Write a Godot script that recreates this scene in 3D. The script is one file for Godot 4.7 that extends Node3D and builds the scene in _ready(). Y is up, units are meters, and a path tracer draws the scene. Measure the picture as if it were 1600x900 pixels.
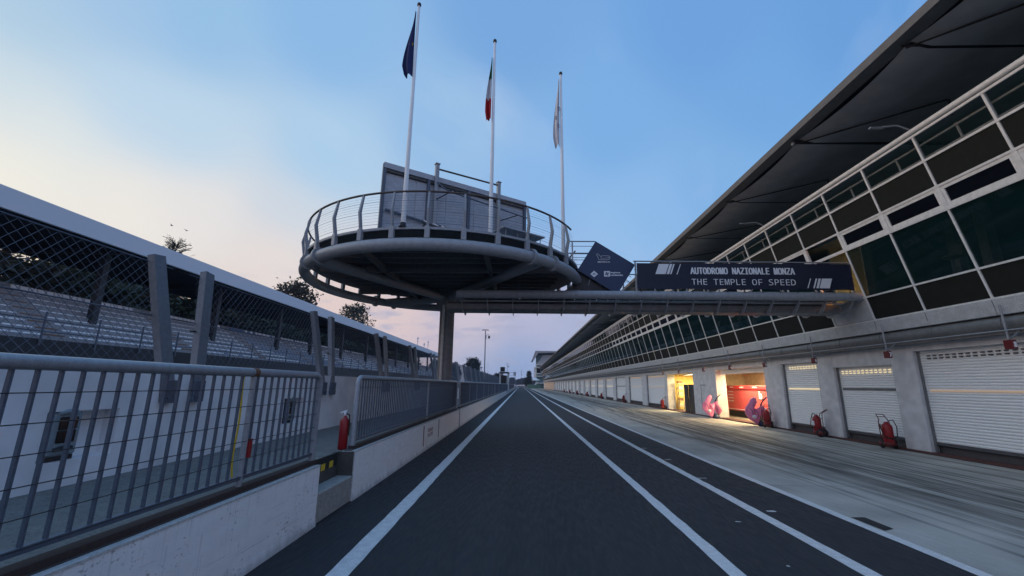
extends Node3D

# Units are metres, y up. "d" is the distance ahead of the camera position along the pit lane (z = -d).
var M = {}
var names = {}
var rng = RandomNumberGenerator.new()

func V(x, y, d) -> Vector3:
	return Vector3(x, y, -d)

func lin(r, g, b) -> Color:
	return Color(r, g, b).linear_to_srgb()

# ------------------------------------------------------------------ objects
func numbered(called: String) -> String:
	if not names.has(called):
		names[called] = 0
		return called
	names[called] += 1
	return "%s_%03d" % [called, names[called]]

func tag(o, label, category, group = ""):
	o.set_meta("label", label)
	o.set_meta("category", category)
	if group != "":
		o.set_meta("group", group)
	return o

func thing(called, label, category, at = Vector3.ZERO, turn = 0.0, group = ""):
	var o = Node3D.new()
	o.name = numbered(called)
	add_child(o)
	o.position = at
	o.rotation.y = turn
	return tag(o, label, category, group)

func obj(called, st: SurfaceTool, m, parent = null, stuff = false):
	st.generate_normals()
	var o = MeshInstance3D.new()
	o.mesh = st.commit()
	o.material_override = m
	return place(called, o, parent, stuff)

func share(called, mesh, m, parent, xf: Transform3D):
	var o = MeshInstance3D.new()
	o.mesh = mesh
	o.material_override = m
	o.transform = xf
	return place(called, o, parent, false)

func place(called, o, parent, stuff):
	if parent == null:
		o.name = numbered(called)
		add_child(o)
	else:
		o.name = called
		parent.add_child(o, true)
	if stuff:
		o.set_meta("kind", "stuff")
	return o

func struct(called, st, m):
	var o = obj(called, st, m)
	o.set_meta("kind", "structure")
	return o

func dup(root, at, turn, label, group = ""):
	var r = root.duplicate()
	r.name = numbered(String(root.name).rstrip("0123456789").rstrip("_"))
	add_child(r)
	r.position = at
	r.rotation.y = turn
	r.set_meta("label", label)
	if group != "":
		r.set_meta("group", group)
	return r

# ------------------------------------------------------------------ shapes
func mb() -> SurfaceTool:
	var st = SurfaceTool.new()
	st.begin(Mesh.PRIMITIVE_TRIANGLES)
	st.set_smooth_group(-1)
	return st

func quad(st, a, b, c, e):   # clockwise seen from the front
	st.add_vertex(a); st.add_vertex(b); st.add_vertex(c)
	st.add_vertex(a); st.add_vertex(c); st.add_vertex(e)

func tri(st, a, b, c):
	st.add_vertex(a); st.add_vertex(b); st.add_vertex(c)

func quad_uv(st, p, uv):
	for k in [0, 1, 2, 0, 2, 3]:
		st.set_uv(uv[k])
		st.add_vertex(p[k])

func box(st, c: Vector3, s: Vector3, b = Basis.IDENTITY, bevel = 0.0):
	var h = s * 0.5
	if bevel <= 0.0:
		var p = []
		for k in 8:
			p.append(c + b * Vector3(h.x if k & 1 else -h.x, h.y if k & 2 else -h.y, h.z if k & 4 else -h.z))
		quad(st, p[4], p[6], p[7], p[5])
		quad(st, p[1], p[3], p[2], p[0])
		quad(st, p[5], p[7], p[3], p[1])
		quad(st, p[0], p[2], p[6], p[4])
		quad(st, p[6], p[2], p[3], p[7])
		quad(st, p[0], p[4], p[5], p[1])
		return
	# chamfered box: convex hull of three inset face sets
	var v = bevel
	var f = func(x, y, z): return c + b * Vector3(x, y, z)
	for a in 3:
		for sg in [-1.0, 1.0]:
			var n = Vector3.ZERO; n[a] = sg
			var u = Vector3.ZERO; u[(a + 1) % 3] = 1.0
			var w = Vector3.ZERO; w[(a + 2) % 3] = 1.0
			var o = n * h[a]
			var hu = h[(a + 1) % 3] - v
			var hw = h[(a + 2) % 3] - v
			var q = [o - u * hu - w * hw, o + u * hu - w * hw, o + u * hu + w * hw, o - u * hu + w * hw]
			if sg > 0: q.reverse()
			quad(st, c + b * q[0], c + b * q[1], c + b * q[2], c + b * q[3])
	for a in 3:
		var a1 = (a + 1) % 3
		var a2 = (a + 2) % 3
		for s1 in [-1.0, 1.0]:
			for s2 in [-1.0, 1.0]:
				var l = Vector3.ZERO; l[a] = h[a] - v
				var e1 = Vector3.ZERO; e1[a1] = s1 * h[a1]; e1[a2] = s2 * (h[a2] - v)
				var e2 = Vector3.ZERO; e2[a1] = s1 * (h[a1] - v); e2[a2] = s2 * h[a2]
				var q = [e1 - l, e1 + l, e2 + l, e2 - l]
				if s1 * s2 < 0: q.reverse()
				quad(st, c + b * q[0], c + b * q[1], c + b * q[2], c + b * q[3])
	for sx in [-1.0, 1.0]:
		for sy in [-1.0, 1.0]:
			for sz in [-1.0, 1.0]:
				var A = c + b * Vector3(sx * h.x, sy * (h.y - v), sz * (h.z - v))
				var B = c + b * Vector3(sx * (h.x - v), sy * h.y, sz * (h.z - v))
				var C = c + b * Vector3(sx * (h.x - v), sy * (h.y - v), sz * h.z)
				if sx * sy * sz > 0: tri(st, A, C, B)
				else: tri(st, A, B, C)

func span(st, x0, x1, y0, y1, d0, d1, bevel = 0.0):
	box(st, V((x0 + x1) * 0.5, (y0 + y1) * 0.5, (d0 + d1) * 0.5), Vector3(abs(x1 - x0), abs(y1 - y0), abs(d1 - d0)), Basis.IDENTITY, bevel)

func frame_of(dir: Vector3, up = Vector3.UP) -> Array:
	var w = dir.normalized()
	var r = up if abs(w.dot(up)) < 0.98 else Vector3.RIGHT
	var u = r.cross(w).normalized()
	return [u, w.cross(u).normalized(), w]

func bar(st, a: Vector3, b: Vector3, w, h, up = Vector3.UP):   # square bar between two points, w sideways, h along up
	var f = frame_of(b - a, up)
	box(st, (a + b) * 0.5, Vector3(w, h, (b - a).length()), Basis(f[0], f[1], f[2]))

func tube(st, pts: Array, r, n = 8, closed = false, caps = true, r2 = -1.0):
	st.set_smooth_group(0)
	var rings = []
	var m = pts.size()
	var last_u = Vector3.ZERO
	for k in m:
		var pa = pts[(k - 1 + m) % m] if (closed or k > 0) else pts[k]
		var pb = pts[(k + 1) % m] if (closed or k < m - 1) else pts[k]
		var f = frame_of(pb - pa)
		var u: Vector3 = f[0]
		if last_u != Vector3.ZERO:
			var w: Vector3 = f[2]
			u = (last_u - w * last_u.dot(w)).normalized()
		last_u = u
		var vv: Vector3 = f[2].cross(u)
		var rr = r if r2 < 0.0 else lerp(r, r2, float(k) / max(1, m - 1))
		var ring = []
		for j in n:
			var a = TAU * j / n
			ring.append(pts[k] + (u * cos(a) + vv * sin(a)) * rr)
		rings.append(ring)
	for k in (m if closed else m - 1):
		var A = rings[k]
		var B = rings[(k + 1) % m]
		for j in n:
			var j2 = (j + 1) % n
			quad(st, A[j], A[j2], B[j2], B[j])
	if caps and not closed:
		st.set_smooth_group(-1)
		for j in range(1, n - 1):
			tri(st, rings[0][0], rings[0][j + 1], rings[0][j])
			tri(st, rings[m - 1][0], rings[m - 1][j], rings[m - 1][j + 1])
	st.set_smooth_group(-1)

func lathe(st, prof: Array, n, xf = Transform3D.IDENTITY):   # prof: Vector2(radius, height) from bottom to top
	st.set_smooth_group(0)
	for k in prof.size() - 1:
		for j in n:
			var a = TAU * j / n
			var b = TAU * (j + 1) / n
			var p = prof[k]
			var q = prof[k + 1]
			var A = xf * Vector3(cos(a) * p.x, p.y, sin(a) * p.x)
			var B = xf * Vector3(cos(b) * p.x, p.y, sin(b) * p.x)
			var C = xf * Vector3(cos(b) * q.x, q.y, sin(b) * q.x)
			var E = xf * Vector3(cos(a) * q.x, q.y, sin(a) * q.x)
			if p.x > 1e-5: tri(st, A, B, C) if q.x > 1e-5 or true else null
			if q.x > 1e-5: tri(st, A, C, E)
	st.set_smooth_group(-1)

func prism(st, poly: Array, xf: Transform3D, depth):   # polygon in local xy, extruded along local z from 0 to depth
	var pv = PackedVector2Array(poly)
	var ix = Geometry2D.triangulate_polygon(pv)
	var cw = Geometry2D.is_polygon_clockwise(pv)
	for k in range(0, ix.size(), 3):
		var t = [pv[ix[k]], pv[ix[k + 1]], pv[ix[k + 2]]]
		var s = (t[1] - t[0]).cross(t[2] - t[0])
		if s < 0: t.reverse()
		# t counter-clockwise in xy
		tri(st, xf * Vector3(t[0].x, t[0].y, depth), xf * Vector3(t[2].x, t[2].y, depth), xf * Vector3(t[1].x, t[1].y, depth))
		tri(st, xf * Vector3(t[0].x, t[0].y, 0), xf * Vector3(t[1].x, t[1].y, 0), xf * Vector3(t[2].x, t[2].y, 0))
	var m = poly.size()
	var area = 0.0
	for k in m: area += poly[k].cross(poly[(k + 1) % m])
	for k in m:
		var a = poly[k]
		var b = poly[(k + 1) % m]
		if area < 0:
			var t = a; a = b; b = t
		quad(st, xf * Vector3(a.x, a.y, depth), xf * Vector3(b.x, b.y, depth), xf * Vector3(b.x, b.y, 0), xf * Vector3(a.x, a.y, 0))

func extrude_d(st, prof: Array, d0, d1, closed = false, smooth = false):   # prof: Vector2(x, y) cross-section, swept along the pit lane
	if smooth: st.set_smooth_group(0)
	var m = prof.size()
	for k in (m if closed else m - 1):
		var a = prof[k]
		var b = prof[(k + 1) % m]
		quad(st, V(a.x, a.y, d0), V(b.x, b.y, d0), V(b.x, b.y, d1), V(a.x, a.y, d1))
	st.set_smooth_group(-1)
	if closed:
		var ix = Geometry2D.triangulate_polygon(PackedVector2Array(prof))
		for k in range(0, ix.size(), 3):
			var p = prof[ix[k]]; var q = prof[ix[k + 1]]; var r = prof[ix[k + 2]]
			tri(st, V(p.x, p.y, d0), V(q.x, q.y, d0), V(r.x, r.y, d0))
			tri(st, V(p.x, p.y, d1), V(r.x, r.y, d1), V(q.x, q.y, d1))

func arc(c: Vector2, r, a0, a1, n) -> Array:
	var out = []
	for k in n + 1:
		var a = deg_to_rad(lerp(float(a0), float(a1), float(k) / n))
		out.append(c + Vector2(cos(a), sin(a)) * r)
	return out

func words(parent, text, at: Transform3D, width, height, m, bold = true, mono = true, called = "lettering"):
	var f = SystemFont.new()
	f.font_names = PackedStringArray(["Droid Sans Mono" if mono else "Droid Sans"])
	f.font_weight = 700 if bold else 400
	var t = TextMesh.new()
	t.text = text
	t.font = f
	t.font_size = 64
	t.pixel_size = 0.01
	t.depth = 0.02
	t.curve_step = 1.0
	var bb = t.get_aabb()
	var o = MeshInstance3D.new()
	o.mesh = t
	o.material_override = m
	var sx = width / max(bb.size.x, 0.001)
	var sy = height / max(bb.size.y, 0.001)
	var c = bb.get_center()
	if bold:      # strokes thickened by drawing the letters a few times, side by side
		var st = mb()
		var e = height * 0.055
		for k in [[-1, -0.5], [0, 0.5], [1, -0.5], [-0.5, 0.6], [0.6, 0.4]]:
			st.append_from(t, 0, Transform3D(Basis.from_scale(Vector3(sx, sy, 0.2)), Vector3(-c.x * sx + k[0] * e, -c.y * sy + k[1] * e * 0.6, 0.0004 * k[0])))
		o.mesh = st.commit()
		o.transform = at
	else:
		o.transform = at * Transform3D(Basis.from_scale(Vector3(sx, sy, 0.2)), Vector3(-c.x * sx, -c.y * sy, 0.0))
	return place(called, o, parent, false)

# ------------------------------------------------------------------ materials
func noise_img(seed_, freq, oct, size, lo, hi, contrast = 1.0) -> Image:
	var n = FastNoiseLite.new()
	n.seed = seed_
	n.frequency = freq
	n.fractal_octaves = oct
	var im = n.get_seamless_image(size, size)
	im.convert(Image.FORMAT_L8)
	var d = im.get_data()
	for k in d.size():
		var t = clamp((d[k] / 255.0 - 0.5) * contrast + 0.5, 0.0, 1.0)
		d[k] = int(255.0 * lerp(lo, hi, t))
	return Image.create_from_data(size, size, false, Image.FORMAT_L8, d)

func mul_img(a: Image, b: Image) -> Image:
	var x = a.get_data()
	var y = b.get_data()
	for k in x.size(): x[k] = int(x[k] * y[k] / 255.0)
	return Image.create_from_data(a.get_width(), a.get_height(), false, Image.FORMAT_L8, x)

func tex(im: Image) -> ImageTexture:
	var i2 = im.duplicate()
	i2.convert(Image.FORMAT_RGB8)
	return ImageTexture.create_from_image(i2)

func mat(called, c: Color, rough = 0.8, metal = 0.0, tx = null, scale = 0.5, bump = null, bump_depth = 0.3):
	var m = StandardMaterial3D.new()
	m.resource_name = called
	m.albedo_color = c
	m.roughness = rough
	m.metallic = metal
	if tx != null:
		m.albedo_texture = tx
	if bump != null:
		m.normal_enabled = true
		m.normal_texture = bump
		m.normal_scale = bump_depth
	if tx != null or bump != null:
		m.uv1_triplanar = true
		m.uv1_world_triplanar = true
		m.uv1_scale = Vector3.ONE * scale
	M[called] = m
	return m

func make_materials():
	var fine = noise_img(1, 0.09, 4, 512, 0.84, 1.0, 1.6)
	var coarse = noise_img(2, 0.012, 5, 512, 0.91, 1.0, 1.6)
	var blot = noise_img(3, 0.035, 5, 512, 0.0, 1.0, 1.6)
	var bd = blot.get_data()
	var sorted_bytes = bd.duplicate()
	sorted_bytes.sort()
	var q1 = float(sorted_bytes[int(bd.size() * 0.012)])      # the darkest hundredth becomes chips, a little more a faint stain
	var q2 = float(sorted_bytes[int(bd.size() * 0.16)])
	for k in bd.size():
		var v = float(bd[k])
		bd[k] = int(255.0 * (0.55 if v < q1 else lerp(0.88, 1.0, smoothstep(q1, q2, v))))
	blot = Image.create_from_data(512, 512, false, Image.FORMAT_L8, bd)
	var grain = noise_img(5, 0.35, 2, 512, 0.55, 1.0, 1.8)
	var t_grit = tex(mul_img(grain, coarse))
	var t_conc = tex(mul_img(fine, coarse))
	var t_dirty = tex(mul_img(mul_img(fine, blot), coarse))
	var t_soft = tex(coarse)
	var nb = noise_img(7, 0.25, 3, 512, 0.0, 1.0, 1.3)
	nb.convert(Image.FORMAT_RGB8)
	nb.bump_map_to_normal_map(2.0)
	var n_grit = ImageTexture.create_from_image(nb)
	var nc = noise_img(8, 0.03, 4, 512, 0.0, 1.0, 1.3)
	nc.convert(Image.FORMAT_RGB8)
	nc.bump_map_to_normal_map(3.0)
	var n_wave = ImageTexture.create_from_image(nc)
	# streaked wall: run-off stains down from the top, scuffs
	mat("asphalt", lin(0.044, 0.044, 0.053), 0.82, 0.0, t_grit, 0.7, n_grit, 0.7)
	mat("asphalt_old", lin(0.06, 0.058, 0.056), 0.85, 0.0, t_grit, 0.4, n_grit, 0.5)
	mat("paint_line", lin(0.88, 0.88, 0.87), 0.55, 0.0, t_conc, 1.3, n_grit, 0.35)
	mat("grass", lin(0.05, 0.075, 0.03), 0.95, 0.0, t_dirty, 0.3)
	mat("wall_white", lin(0.84, 0.84, 0.84), 0.75, 0.0, t_dirty, 0.5, n_wave, 0.10)
	mat("wall_tall", lin(0.86, 0.87, 0.88), 0.75, 0.0, t_soft, 0.2)
	mat("concrete", lin(0.42, 0.41, 0.385), 0.85, 0.0, t_dirty, 0.6, n_grit, 0.4)
	mat("step_paint", lin(0.44, 0.43, 0.40), 0.85, 0.0, t_dirty, 1.1, n_grit, 0.4)
	mat("concrete_dark", lin(0.10, 0.095, 0.088), 0.9, 0.0, t_dirty, 1.2, n_grit, 0.5)
	mat("walkway", lin(0.24, 0.235, 0.215), 0.88, 0.0, t_dirty, 0.7, n_grit, 0.5)
	mat("edge_paint", lin(0.72, 0.72, 0.70), 0.7, 0.0, t_dirty, 1.6)
	mat("garage_wall", lin(0.66, 0.66, 0.68), 0.8, 0.0, t_soft, 0.35)
	mat("galvanized", lin(0.40, 0.43, 0.47), 0.42, 0.2, t_conc, 2.2)
	mat("galvanized_dark", lin(0.125, 0.16, 0.215), 0.5, 0.2, t_conc, 2.2)
	mat("ring_paint", lin(0.42, 0.45, 0.49), 0.42, 0.0, t_conc, 1.1)
	mat("deck_steel", lin(0.22, 0.225, 0.235), 0.7, 0.2, t_conc, 1.0)
	mat("dark_steel", lin(0.045, 0.047, 0.052), 0.5, 0.3, t_conc, 1.0)
	mat("rust", lin(0.23, 0.12, 0.06), 0.85, 0.0, t_dirty, 3.0)
	mat("handrail_brown", lin(0.13, 0.10, 0.085), 0.6, 0.0, t_conc, 3.0)
	mat("rust_dark", lin(0.06, 0.035, 0.03), 0.85, 0.0, t_dirty, 3.0)
	mat("post_grey", lin(0.23, 0.25, 0.28), 0.55, 0.25, t_conc, 1.5)
	mat("white_alu", lin(0.82, 0.82, 0.81), 0.4, 0.0, t_soft, 1.0)
	mat("spandrel", lin(0.022, 0.024, 0.021), 0.7, 0.0, t_soft, 0.6)
	mat("vent_dark", lin(0.005, 0.006, 0.010), 0.12)
	M.vent_dark.metallic_specular = 0.25
	M.spandrel.metallic_specular = 0.2
	mat("post_light", lin(0.34, 0.35, 0.37), 0.5, 0.0, t_conc, 0.8)
	mat("roof_soffit", lin(0.42, 0.41, 0.405), 0.9, 0.0, t_soft, 0.2)
	mat("roof_edge", lin(0.17, 0.168, 0.168), 0.6, 0.0, t_conc, 0.6)
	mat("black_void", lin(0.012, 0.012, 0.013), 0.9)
	mat("fascia_grey", lin(0.62, 0.64, 0.66), 0.45, 0.0, t_conc, 0.6)
	mat("pipe_grey", lin(0.22, 0.23, 0.24), 0.5, 0.1, t_conc, 0.8)
	mat("shutter", lin(0.80, 0.81, 0.82), 0.4)
	mat("shutter_dark", lin(0.10, 0.10, 0.11), 0.6, 0.0, t_conc, 0.5)
	mat("kerb_red", lin(0.14, 0.06, 0.05), 0.85, 0.0, t_dirty, 1.2)
	mat("red_paint", lin(0.36, 0.010, 0.014), 0.35, 0.0, t_conc, 2.0)
	mat("red_dark", lin(0.16, 0.008, 0.01), 0.45, 0.0, t_conc, 2.0)
	mat("red_panel", lin(0.74, 0.045, 0.055), 0.4, 0.0, t_soft, 1.0)
	mat("red_panel_pale", lin(0.84, 0.13, 0.13), 0.4, 0.0, t_soft, 1.0)
	mat("pink", lin(0.85, 0.27, 0.48), 0.3, 0.0, t_soft, 2.0)
	mat("pink_dark", lin(0.45, 0.14, 0.30), 0.3, 0.0, t_soft, 2.0)
	mat("navy", lin(0.012, 0.018, 0.046), 0.6, 0.0, t_soft, 1.2)
	mat("navy_light", lin(0.028, 0.052, 0.12), 0.55, 0.0, t_soft, 1.2)
	mat("white_print", lin(0.80, 0.82, 0.86), 0.6)
	mat("rubber", lin(0.018, 0.018, 0.018), 0.8)
	mat("blue_dark", lin(0.012, 0.022, 0.07), 0.4)
	mat("cream", lin(0.62, 0.55, 0.36), 0.6)
	mat("yellow", lin(0.62, 0.45, 0.03), 0.6)
	mat("board_back", lin(0.55, 0.59, 0.65), 0.55, 0.1, t_conc, 0.9)
	mat("seat_white", lin(0.86, 0.87, 0.88), 0.5)
	mat("seat_blue", lin(0.12, 0.20, 0.36), 0.5)
	mat("stair_tan", lin(0.30, 0.17, 0.10), 0.85, 0.0, t_conc, 0.7)
	mat("stand_concrete", lin(0.42, 0.42, 0.43), 0.85, 0.0, t_conc, 0.5)
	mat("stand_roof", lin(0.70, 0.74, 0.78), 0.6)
	mat("pole_white", lin(0.80, 0.80, 0.80), 0.4)
	mat("bark", lin(0.05, 0.04, 0.03), 0.95, 0.0, t_dirty, 1.5)
	mat("leaf_a", lin(0.022, 0.032, 0.012), 0.8)
	mat("leaf_b", lin(0.034, 0.030, 0.014), 0.8)
	mat("leaf_c", lin(0.018, 0.028, 0.015), 0.8)
	for k in ["leaf_a", "leaf_b", "leaf_c"]:
		M[k].backlight_enabled = true
		M[k].backlight = Color(0.10, 0.12, 0.05)
	mat("green_fence", lin(0.12, 0.25, 0.20), 0.6)
	mat("interior", lin(0.13, 0.22, 0.22), 0.8, 0.0, t_soft, 0.4)
	mat("interior_floor", lin(0.10, 0.10, 0.095), 0.7)
	mat("garage_yellow", lin(0.62, 0.48, 0.16), 0.7, 0.0, t_soft, 0.5)
	mat("garage_cream", lin(0.74, 0.66, 0.50), 0.7, 0.0, t_soft, 0.5)
	mat("garage_floor", lin(0.30, 0.27, 0.22), 0.5, 0.0, t_conc, 0.5)
	mat("device", lin(0.30, 0.38, 0.42), 0.4, 0.0, t_conc, 3.0)
	mat("screen_black", lin(0.006, 0.006, 0.007), 0.2)
	mat("flag_blue", lin(0.012, 0.022, 0.11), 0.8)
	mat("flag_green", lin(0.012, 0.12, 0.035), 0.8)
	mat("flag_white", lin(0.62, 0.62, 0.66), 0.8)
	mat("flag_red", lin(0.48, 0.015, 0.02), 0.8)
	mat("bird", lin(0.02, 0.02, 0.02), 0.9)
	var g = mat("glass", lin(0.006, 0.025, 0.026), 0.03)
	g.transparency = BaseMaterial3D.TRANSPARENCY_ALPHA
	g.albedo_color.a = 0.55
	g.metallic_specular = 0.3
	var g2 = mat("glass_top", lin(0.010, 0.024, 0.025), 0.03)
	g2.transparency = BaseMaterial3D.TRANSPARENCY_ALPHA
	g2.albedo_color.a = 0.30
	g2.metallic_specular = 0.25
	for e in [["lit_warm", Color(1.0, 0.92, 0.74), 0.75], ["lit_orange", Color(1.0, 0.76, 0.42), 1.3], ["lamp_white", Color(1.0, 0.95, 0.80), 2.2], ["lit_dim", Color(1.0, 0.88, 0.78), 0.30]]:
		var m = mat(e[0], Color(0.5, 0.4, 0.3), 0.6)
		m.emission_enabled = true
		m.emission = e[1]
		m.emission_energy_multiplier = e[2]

# ------------------------------------------------------------------ sky
func look(az, el) -> Vector3:   # az degrees clockwise from straight ahead (-z), el degrees up
	var a = deg_to_rad(az)
	var e = deg_to_rad(el)
	return Vector3(sin(a) * cos(e), sin(e), -cos(a) * cos(e))

func make_sky() -> ImageTexture:
	# dawn sky: warm glow low on the left, clear blue to the right and overhead. [azimuth, elevation, r, g, b (sRGB)]
	var s = [
		[-55, 30, 172, 203, 228], [-50, 34, 162, 196, 230], [-44, 36, 150, 192, 230], [-30, 41, 140, 185, 230], [-2, 45, 120, 168, 222], [27, 42, 112, 163, 222], [43, 36, 107, 160, 220],
		[-55, 25, 205, 222, 232], [-53, 22, 226, 232, 232], [-54, 18, 244, 240, 228], [-48, 27, 190, 215, 236], [-42, 26, 190, 215, 235], [-46, 17, 239, 235, 228], [-40, 18, 232, 229, 227],
		[-32, 15, 232, 222, 218], [-28, 27, 172, 206, 235], [-31, 20, 205, 216, 228], [-22, 9, 228, 208, 204], [-11, 33, 150, 190, 230], [13, 33, 125, 175, 228], [17, 22, 140, 185, 232],
		[13, 19, 150, 190, 233], [27, 25, 130, 178, 228], [33, 32, 116, 168, 224], [-17, 6, 222, 203, 204], [-13, 3, 205, 190, 202], [-6, 7, 214, 200, 210], [-6, 3, 165, 178, 208],
		[-1, 3, 150, 172, 213], [1, 9, 185, 185, 212], [7, 9, 172, 182, 212], [-1, 1, 146, 168, 208], [3, 26, 140, 184, 232],
		# the rest of the dawn sky, out of the frame
		[-78, 4, 255, 216, 172, 3.4], [-78, 12, 255, 232, 206, 3.0], [-80, 22, 252, 240, 228, 2.2], [-80, 34, 214, 222, 228, 1.5], [-78, 48, 170, 200, 228, 1.2],
		[-64, 5, 252, 216, 174, 1.6], [-65, 12, 250, 234, 208, 1.3], [-48, 8, 246, 222, 194], [-40, 6, 238, 212, 188], [-30, 4, 226, 198, 188],
		[-102, 6, 252, 216, 180, 2.8], [-102, 25, 226, 226, 228, 1.9], [-100, 45, 166, 196, 226, 1.3], [-130, 8, 214, 192, 190], [-130, 30, 150, 184, 218, 1.35],
		[-40, 60, 136, 178, 224], [-90, 68, 128, 172, 218, 1.3], [0, 65, 112, 160, 216, 1.1], [0, 88, 106, 152, 210, 1.25], [90, 65, 104, 150, 208, 1.25], [180, 65, 112, 155, 208, 1.3],
		[62, 30, 112, 158, 214], [90, 30, 116, 156, 210, 1.15], [135, 30, 126, 160, 208, 1.3], [180, 30, 132, 164, 208, 1.35], [-155, 30, 140, 172, 212, 1.35],
		[25, 5, 164, 178, 210], [60, 5, 160, 170, 202], [90, 5, 166, 170, 200], [90, 14, 172, 172, 200], [135, 5, 166, 168, 198], [135, 14, 184, 176, 196, 1.25], [180, 5, 172, 170, 196], [180, 14, 190, 180, 196, 1.3], [-155, 10, 196, 184, 196]]
	var dirs = []
	var cols = []
	for a in s:
		dirs.append(look(a[0], a[1]))
		var c = Color(a[2] / 255.0, a[3] / 255.0, a[4] / 255.0).srgb_to_linear()
		cols.append(Vector3(c.r, c.g, c.b) * (a[5] if a.size() > 5 else 1.0))
	var W = 264          # 256 columns and four more on each side, so that the seam stays smooth
	var H = 128
	var im = Image.create(W, H, false, Image.FORMAT_RGBF)
	for y in H:
		var th = PI * (y + 0.5) / H
		for x in W:
			var ph = TAU * (x - 4 + 0.5) / 256.0
			var dv = Vector3(sin(ph) * sin(th), max(cos(th), 0.035), -cos(ph) * sin(th)).normalized()
			var acc = Vector3.ZERO
			var ws = 0.0
			for k in dirs.size():
				var q = 1.0 - dv.dot(dirs[k])
				var w = 1.0 / pow(q + 0.0035, 2.6)
				acc += cols[k] * w
				ws += w
			acc /= ws
			if cos(th) < -0.02:
				acc = acc * 0.35
			im.set_pixel(x, y, Color(acc.x, acc.y, acc.z))
	im.resize(2112, 1024, Image.INTERPOLATE_CUBIC)
	im = im.get_region(Rect2i(32, 0, 2048, 1024))
	# thin clouds: high wisps and low violet streaks
	var n1 = FastNoiseLite.new()
	n1.seed = 11
	n1.frequency = 1.0
	n1.fractal_octaves = 5
	var n2 = FastNoiseLite.new()
	n2.seed = 21
	n2.frequency = 1.0
	n2.fractal_octaves = 5
	for y in range(250, 512):
		var th = PI * (y + 0.5) / 1024.0
		var el = 90.0 - rad_to_deg(th)
		for x in 2048:
			var ph = TAU * (x + 0.5) / 2048.0
			var dv = Vector3(sin(ph) * sin(th), cos(th), -cos(ph) * sin(th))
			var p = dv / (dv.y + 0.12)
			var c = im.get_pixel(x, y)
			var az = rad_to_deg(ph)
			if az > 180.0: az -= 360.0
			if el < 46.0 and el > 6.0:
				var f = n1.get_noise_3d(p.x * 2.2 + p.z * 0.8, 0.0, p.z * 1.1)
				var g = n2.get_noise_3d(p.x * 1.1, 4.0, p.z * 0.7)
				var a = clamp((f - 0.06) * 2.2, 0.0, 1.0) * clamp((g + 0.02) * 2.6, 0.0, 1.0) * 0.17
				a *= smoothstep(-36.0, -22.0, az) * smoothstep(6.0, 14.0, el) * (1.0 - smoothstep(36.0, 46.0, el))
				c = c.lerp(Color(0.78, 0.82, 0.92), a)
			if el < 15.0:
				var f2 = n2.get_noise_3d(az * 0.10, el * 0.55, 1.0) * 0.6 + n1.get_noise_3d(az * 0.3, el * 1.4, 2.0) * 0.5
				var b = clamp((f2 - 0.06) * 2.4, 0.0, 1.0) * smoothstep(1.0, 4.0, el) * (1.0 - smoothstep(9.0, 14.5, el)) * 0.75
				c = c.lerp(Color(0.40, 0.42, 0.58), b)
			im.set_pixel(x, y, c)
	return ImageTexture.create_from_image(im)

# ------------------------------------------------------------------ worn concrete in front of the garages (tyre rubber, joints, oil)
func apron_tex() -> ImageTexture:
	var W = 512     # 6.6 m across
	var H = 2048    # 64 m along
	var im = Image.create(W, H, false, Image.FORMAT_RGB8)
	var n = FastNoiseLite.new()
	n.seed = 31
	n.frequency = 0.012
	n.fractal_octaves = 4
	var fine = FastNoiseLite.new()
	fine.seed = 33
	fine.frequency = 0.35
	var val = PackedFloat32Array()
	val.resize(W * H)
	for y in H:
		for x in W:
			var v = 0.40 + 0.13 * n.get_noise_2d(x * 0.8, y * 1.4) + 0.035 * fine.get_noise_2d(x, y * 2.0)
			val[y * W + x] = v
	var r = RandomNumberGenerator.new()
	r.seed = 77
	# tyre marks: bundles running along the lane, swinging towards the garages at each end
	for k in 520:
		var y0 = r.randf_range(-500, H)
		var ln = r.randf_range(130, 760)
		var band = r.randf()
		var x0 = r.randfn(232, 62) if band < 0.70 else (r.randfn(300, 40) if band < 0.8 else r.randf_range(40, 490))
		var sw = r.randfn(10.0, 38.0)
		var wd = r.randf_range(1.5, 5.0) if r.randf() < 0.6 else r.randf_range(5.0, 14.0)
		var dark = r.randf_range(0.18, 0.95)
		if wd > 6.0: dark *= 0.7
		var ph = r.randf() * TAU
		var steps = int(ln)
		for q in steps:
			var t = float(q) / ln
			var y = int(y0 + q)
			if y < 0 or y >= H: continue
			var xc = x0 + sw * (t - 0.5) * abs(t - 0.5) * 4.0 + 3.0 * sin(ph + t * 5.0)
			var fade = smoothstep(0.0, 0.25, t) * (1.0 - smoothstep(0.55, 1.0, t)) * (0.75 + 0.25 * sin(q * 0.13 + ph) * sin(q * 0.031))
			for j in range(int(xc - wd), int(xc + wd) + 1):
				if j < 0 or j >= W: continue
				var e = 1.0 - abs(j - xc) / wd
				var at = y * W + j
				val[at] = lerp(val[at], 0.05, clamp(dark * fade * min(1.0, e * 2.0), 0.0, 0.9))
	# a few saw-cut joints along the lane and the strip next to the garages
	for x in [118, 402]:
		for y in H:
			val[y * W + x] = val[y * W + x] * 0.55
	for y in range(0, H, 192):
		for x in W:
			val[y * W + x] = val[y * W + x] * 0.7
	for y in H:
		for x in W:
			var v = val[y * W + x]
			var c = lin(v * 1.05, v, v * 0.90)
			im.set_pixel(x, y, c)
	return ImageTexture.create_from_image(im)

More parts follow.
